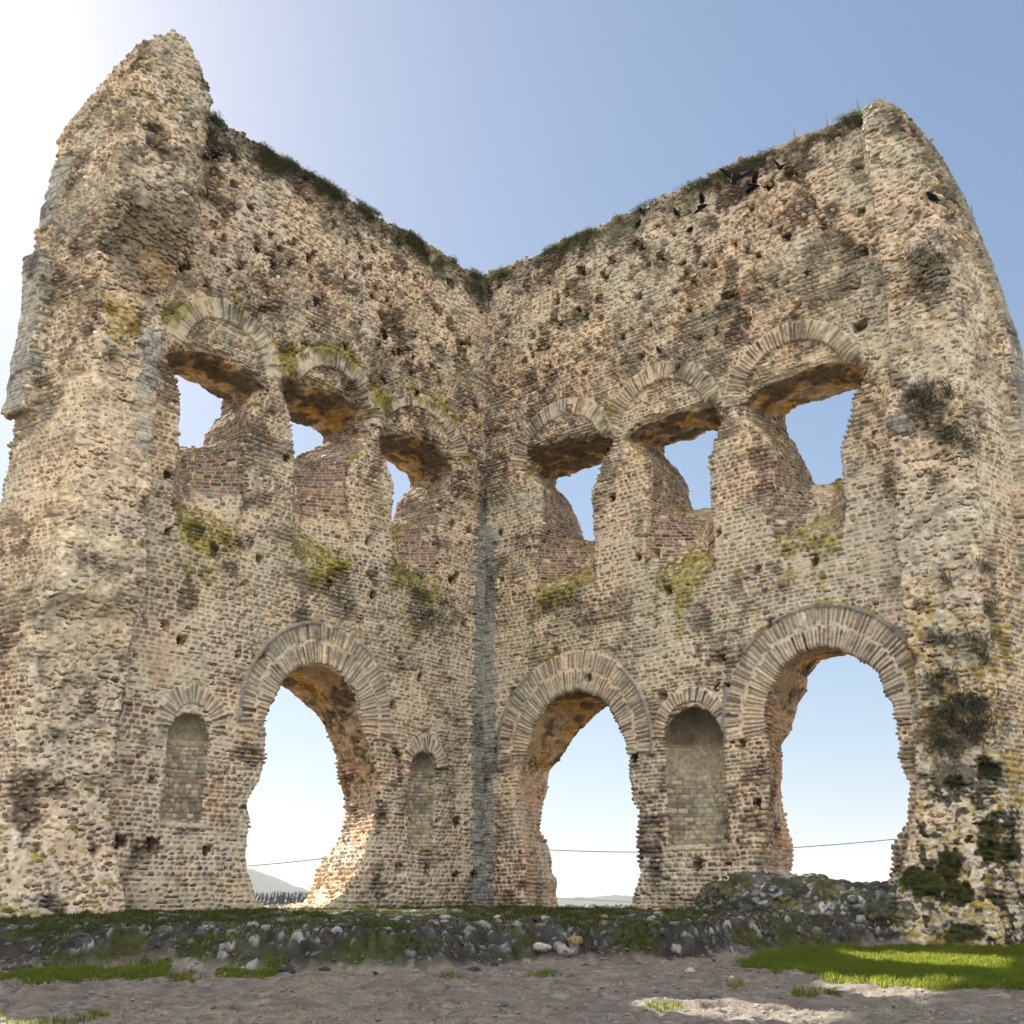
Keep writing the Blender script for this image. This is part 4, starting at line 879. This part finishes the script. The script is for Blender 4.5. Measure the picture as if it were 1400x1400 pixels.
def bird(px, py, off, yaw, pitch, roll, spread, lab, perched=False, sc=1.0):
    l, nn = hit(px, py); r = ray(px, py); r = r / np.linalg.norm(r); l = l if l is not None else np.array([0, 0, EZ]) + r * 27
    loc = l - r * off; root = empty('jackdaw', tuple(loc)); root.rotation_euler = (roll, pitch, yaw); root.scale = (sc,) * 3; tag(root, lab, 'bird', 'jackdaws about the right wall')
    mesh_np('body', BP, BF, M_CROW, root); mesh_np('beak', KP, KF, M_BEAK, root, smooth=False)
    for sgn in (1, -1): V, Q = wing(sgn, spread, perched); mesh_np('wing', V, Q, M_CROW, root, smooth=False)
R_ = math.radians
bird(1003, 246, .9, R_(70), R_(-70), R_(20), R_(35), 'largest black jackdaw flying steeply up below the ochre stone', sc=1.5)
bird(1031, 254, .7, R_(200), R_(10), R_(25), R_(20), 'black jackdaw gliding just right of the largest one', sc=1.1)
bird(960, 282, .6, R_(20), R_(-20), R_(-30), R_(30), 'black jackdaw flying left of and below the largest one', sc=1.1)
bird(925, 291, .12, R_(160), R_(-55), 0, 0, 'black jackdaw clinging upright to the wall between two flying birds', True, 1.1)
bird(878, 289, .12, R_(150), R_(-50), 0, 0, 'black jackdaw perched in a recess, upper of the two nearest the corner', True, 1.1)
bird(872, 306, .12, R_(20), R_(-50), 0, 0, 'black jackdaw perched nearest the corner, lowest of the pair', True, 1.1)
bird(943, 314, .12, R_(35), R_(-40), 0, 0, 'black jackdaw clinging under a jutting ochre stone', True, 1.2)
bird(1066, 229, .5, R_(40), R_(-30), R_(40), R_(30), 'black jackdaw flying up near the wall top, right of the ochre stone', sc=1.0)
bird(1276, 270, .12, R_(150), R_(-45), 0, 0, 'black jackdaw perched on the top of the right broken pier', True, 1.3)

# poplar added out of view left of the ruin to darken the foreground
def poplar(x, y):
    root = empty('shade_poplar', (x, y, .8)); tag(root, 'tall narrow poplar tree added out of view to shade the left foreground', 'tree')
    n, V = 12, []
    hs_ = np.linspace(0, 27, 14)
    for q, h in enumerate(hs_):
        r = .42 * (1 - h / 29) + .04; ox, oy = .15 * math.sin(h * .4), .12 * math.cos(h * .5)
        V += [(ox + r * math.cos(6.283 * i / n), oy + r * math.sin(6.283 * i / n), h - .8) for i in range(n)]
    Fq = [(q * n + i, q * n + (i + 1) % n, (q + 1) * n + (i + 1) % n, (q + 1) * n + i) for q in range(13) for i in range(n)]
    mesh_np('trunk', V, np.array(Fq), M_BARK, root)
    k = 26000; h = 3 + 25.5 * rng.random(k) ** .9; rad = 2.1 * np.sin(np.clip((h - 2.2) / 27.5, 0, 1) * math.pi * .96) ** .55 * (.75 + .5 * vnoise(np.c_[h * .0, h, h * 0], .7, 2))
    a = rng.random(k) * 6.283; rr_ = rad * np.sqrt(rng.random(k)); c = np.c_[rr_ * np.cos(a), rr_ * np.sin(a), h]
    d1 = rng.normal(size=(k, 3)); d1 /= np.linalg.norm(d1, axis=1, keepdims=True); d2 = np.cross(d1, rng.normal(size=(k, 3))); d2 /= np.linalg.norm(d2, axis=1, keepdims=True); s_ = .11 + .10 * rng.random(k)[:, None]
    V = np.stack([c - d1 * s_, c + d2 * s_ * .7, c + d1 * s_, c - d2 * s_ * .7], 1).reshape(-1, 3); t = np.repeat(rng.random(k), 4)
    mesh_np('crown', V, (np.arange(k)[:, None] * 4 + np.arange(4)), M_POPLAR, root, np.stack([t, t, t], 1), smooth=False)
poplar(-26.4, 38.4)

# ------------------------------------------------------------------ distance: cables, wood, hills
def tube(name, pts, r, mat, **tg):
    pts = np.array(pts); n = 6; V = []
    for q in range(len(pts)):
        t = pts[min(q + 1, len(pts) - 1)] - pts[max(q - 1, 0)]; t /= np.linalg.norm(t); a = np.cross(t, [0, 0, 1]); a /= np.linalg.norm(a); b = np.cross(a, t)
        V += [pts[q] + r * (math.cos(2 * math.pi * i / n) * a + math.sin(2 * math.pi * i / n) * b) for i in range(n)]
    Fq = [(q * n + i, q * n + (i + 1) % n, (q + 1) * n + (i + 1) % n, (q + 1) * n + i) for q in range(len(pts) - 1) for i in range(n)]
    return tag(mesh_np(name, V, np.array(Fq), mat), **tg)
def at_depth(px, py, Y): r = ray(px, py); return r * (Y / r[1]) + np.array([0, 0, EZ])
cx = np.arange(180, 1500, 12)
cy = np.where(cx < 600, np.interp(cx, [180, 340, 385, 437, 600], [1196, 1184, 1180, 1174.5, 1150]), 1165 - 0.00015 * (cx - 880.0) ** 2 * np.where(cx < 880, 1.2, 1.0))
tube('overhead_cable', [at_depth(x, y, 75) for x, y in zip(cx, cy)], .026, M_CABLE, label='thin dark overhead cable crossing the sky behind the archways', cat='cable')
hx = np.arange(740, 900, 10); tube('overhead_cable', [at_depth(x, 1229.5 + (x - 790) * .05, 110) for x in hx], .022, M_CABLE, label='fainter lower cable in front of the blue hill, through the middle archway', cat='cable')
def hills():
    az = np.linspace(-.75, .75, 420); hh = np.interp(az, [-.75, -.36, -.30, -.225, -.172, -.12, -.05, 0, .04, .07, .09, .105, .13, .2, .4, .75], [180, 215, 175, 124, 50, 34, 30, 26, 31, 35, 40, 37, 27, 22, 40, 60])
    rows = [(2600, 0.0), (2800, .06), (3000, .20), (3200, .38), (3400, .56), (3600, .74), (3800, .90), (3950, .98), (4050, 1.0), (4300, .9), (4800, .5), (5400, 0)]
    V = []
    for Y, f in rows:
        z = -62 + (hh + 62) * f; V.append(np.stack([az * Y, np.full(len(az), Y), z], 1))
    V = np.array(V); n = vnoise(V.reshape(-1, 3), .02, 3).reshape(V.shape[:2]); n2 = vnoise(V.reshape(-1, 3), .11, 5).reshape(V.shape[:2]); V[..., 2] += (n - .5) * 8 + (n2 - .5) * 6
    m, k = V.shape[:2]; b = (np.arange(m - 1)[:, None] * k + np.arange(k - 1)[None]).ravel()
    tag(mesh_np('hills', V.reshape(-1, 3), np.stack([b, b + 1, b + k + 1, b + k], 1), surf_mat('wooded_hill', stops=(.01, (.03, .045, .02), (.06, .07, .035)), bump=0)), kind='structure')
hills()
def wood():
    V, T, C = [], [], []; nb = 0
    for _ in range(1000):
        Y = random.uniform(620, 760); a = random.uniform(-.33, -.13); x = a * Y; z0 = ground_at(x, Y) - .5; h = random.uniform(7.0, 9.6); r = random.uniform(2.2, 3.6); n = 9
        for t0, t1, s in ((.05, .55, 1.0), (.3, .8, .72), (.55, 1.0, .48)):
            ring = [(x + r * s * random.uniform(.7, 1.15) * math.cos(6.283 * i / n), Y + r * s * random.uniform(.7, 1.15) * math.sin(6.283 * i / n), z0 + h * (t0 + random.uniform(-.03, .03))) for i in range(n)]
            V += ring + [(x, Y, z0 + h * t1)]; T += [(nb + i, nb + (i + 1) % n, nb + n) for i in range(n)]; C += [random.random()] * (n + 1); nb += n + 1
    C = np.array(C); mesh_o = mesh_np('conifer_wood', V, np.array(T), M_CONIFER, None, np.stack([C, C, C], 1), smooth=False)
    tag(mesh_o, 'dark distant conifer wood seen through the left archway below the hill', 'wood', kind='stuff')
wood()
# air
bx = np.array([(x, y, z) for x in (-9500, 9500) for y in (-9500, 9500) for z in (-64, 262)], float)
hm = bpy.data.materials.new('haze_air'); hm.use_nodes = True; hn = hm.node_tree; hn.nodes.clear()
ho = hn.nodes.new('ShaderNodeOutputMaterial'); hv = hn.nodes.new('ShaderNodeVolumePrincipled'); hv.inputs['Color'].default_value = (.86, .92, 1, 1); hv.inputs['Density'].default_value = 0.9e-4; hv.inputs['Anisotropy'].default_value = 0.0
hn.links.new(hv.outputs[0], ho.inputs['Volume'])
tag(mesh_np('haze', bx, np.array([(0, 1, 3, 2), (4, 6, 7, 5), (0, 4, 5, 1), (2, 3, 7, 6), (0, 2, 6, 4), (1, 5, 7, 3)]), hm, smooth=False), kind='stuff')

# ------------------------------------------------------------------ camera, sun, sky
CLOUD_FILL = 9.6
SUN_AZ, SUN_EL = math.radians(-42.5), math.radians(38.5)
cam = bpy.data.cameras.new('camera'); cam.sensor_width = 36; cam.lens = 36 * F / 1400; cam.clip_end = 60000; cam.clip_start = 0.1
co = bpy.data.objects.new('camera', cam); COL.objects.link(co); co.location = (0, 0, EZ); co.rotation_euler = (math.pi / 2 + PITCH, 0, 0)
scene.camera = co
S = Vector((math.sin(SUN_AZ) * math.cos(SUN_EL), math.cos(SUN_AZ) * math.cos(SUN_EL), math.sin(SUN_EL)))
sun = bpy.data.lights.new('sun', 'SUN'); sun.energy = 5.0; sun.angle = math.radians(0.5); sun.color = (1.0, 0.93, 0.82)
so = bpy.data.objects.new('sun', sun); COL.objects.link(so); so.rotation_euler = (-S).to_track_quat('-Z', 'Y').to_euler(); so.location = (-40, 60, 60)
wd = bpy.data.worlds.new('World'); scene.world = wd; wd.use_nodes = True
nt = wd.node_tree; bg = nt.nodes['Background']; sk = nt.nodes.new('ShaderNodeTexSky'); sk.sky_type = 'NISHITA'; sk.sun_disc = False
sk.sun_elevation = SUN_EL; sk.sun_rotation = SUN_AZ; sk.altitude = 300; sk.air_density = 1.0; sk.dust_density = 1.4; sk.ozone_density = 3.0
gm = nt.nodes.new('ShaderNodeGamma'); gm.inputs[1].default_value = 0.58      # compresses the brightness range of the sky
hs = nt.nodes.new('ShaderNodeHueSaturation'); hs.inputs['Saturation'].default_value = 1.3
nt.links.new(sk.outputs[0], gm.inputs[0]); nt.links.new(gm.outputs[0], hs.inputs['Color']); 
# added bright clouds, unseen behind the camera, fill the shaded walls with light
N, L = nt.nodes.new, nt.links.new
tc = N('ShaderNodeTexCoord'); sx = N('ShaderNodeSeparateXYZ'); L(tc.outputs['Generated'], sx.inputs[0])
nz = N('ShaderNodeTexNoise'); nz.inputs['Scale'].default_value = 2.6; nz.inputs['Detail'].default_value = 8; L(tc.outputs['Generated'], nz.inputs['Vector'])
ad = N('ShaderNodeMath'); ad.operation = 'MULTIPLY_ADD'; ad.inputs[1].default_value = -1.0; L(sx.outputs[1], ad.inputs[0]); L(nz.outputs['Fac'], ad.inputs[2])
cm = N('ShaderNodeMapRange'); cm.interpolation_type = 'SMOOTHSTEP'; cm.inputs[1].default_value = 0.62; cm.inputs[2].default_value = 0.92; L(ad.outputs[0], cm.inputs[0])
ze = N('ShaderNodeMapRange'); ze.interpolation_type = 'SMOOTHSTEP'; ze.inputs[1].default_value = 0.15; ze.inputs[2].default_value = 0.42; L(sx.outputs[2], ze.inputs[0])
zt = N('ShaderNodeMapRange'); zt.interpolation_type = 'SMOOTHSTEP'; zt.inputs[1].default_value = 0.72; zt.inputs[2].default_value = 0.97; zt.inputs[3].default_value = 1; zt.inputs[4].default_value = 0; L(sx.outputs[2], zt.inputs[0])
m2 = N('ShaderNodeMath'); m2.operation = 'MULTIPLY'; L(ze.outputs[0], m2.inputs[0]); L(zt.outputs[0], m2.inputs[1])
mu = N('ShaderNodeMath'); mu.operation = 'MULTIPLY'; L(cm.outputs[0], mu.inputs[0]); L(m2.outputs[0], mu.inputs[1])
mx = N('ShaderNodeMixRGB'); mx.inputs[2].default_value = (CLOUD_FILL * 1.0, CLOUD_FILL * .94, CLOUD_FILL * .87, 1); L(mu.outputs[0], mx.inputs[0]); L(hs.outputs[0], mx.inputs[1]); L(mx.outputs[0], bg.inputs[0])
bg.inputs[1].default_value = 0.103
vs_ = scene.view_settings; vs_.view_transform = 'Standard'; vs_.look = 'None'; vs_.gamma = 1; vs_.exposure = 1.5; vs_.use_curve_mapping = False
scene.cycles.max_bounces = 6; scene.cycles.diffuse_bounces = 4; scene.cycles.use_denoising = True
print('done', round(time.time() - T0, 1))
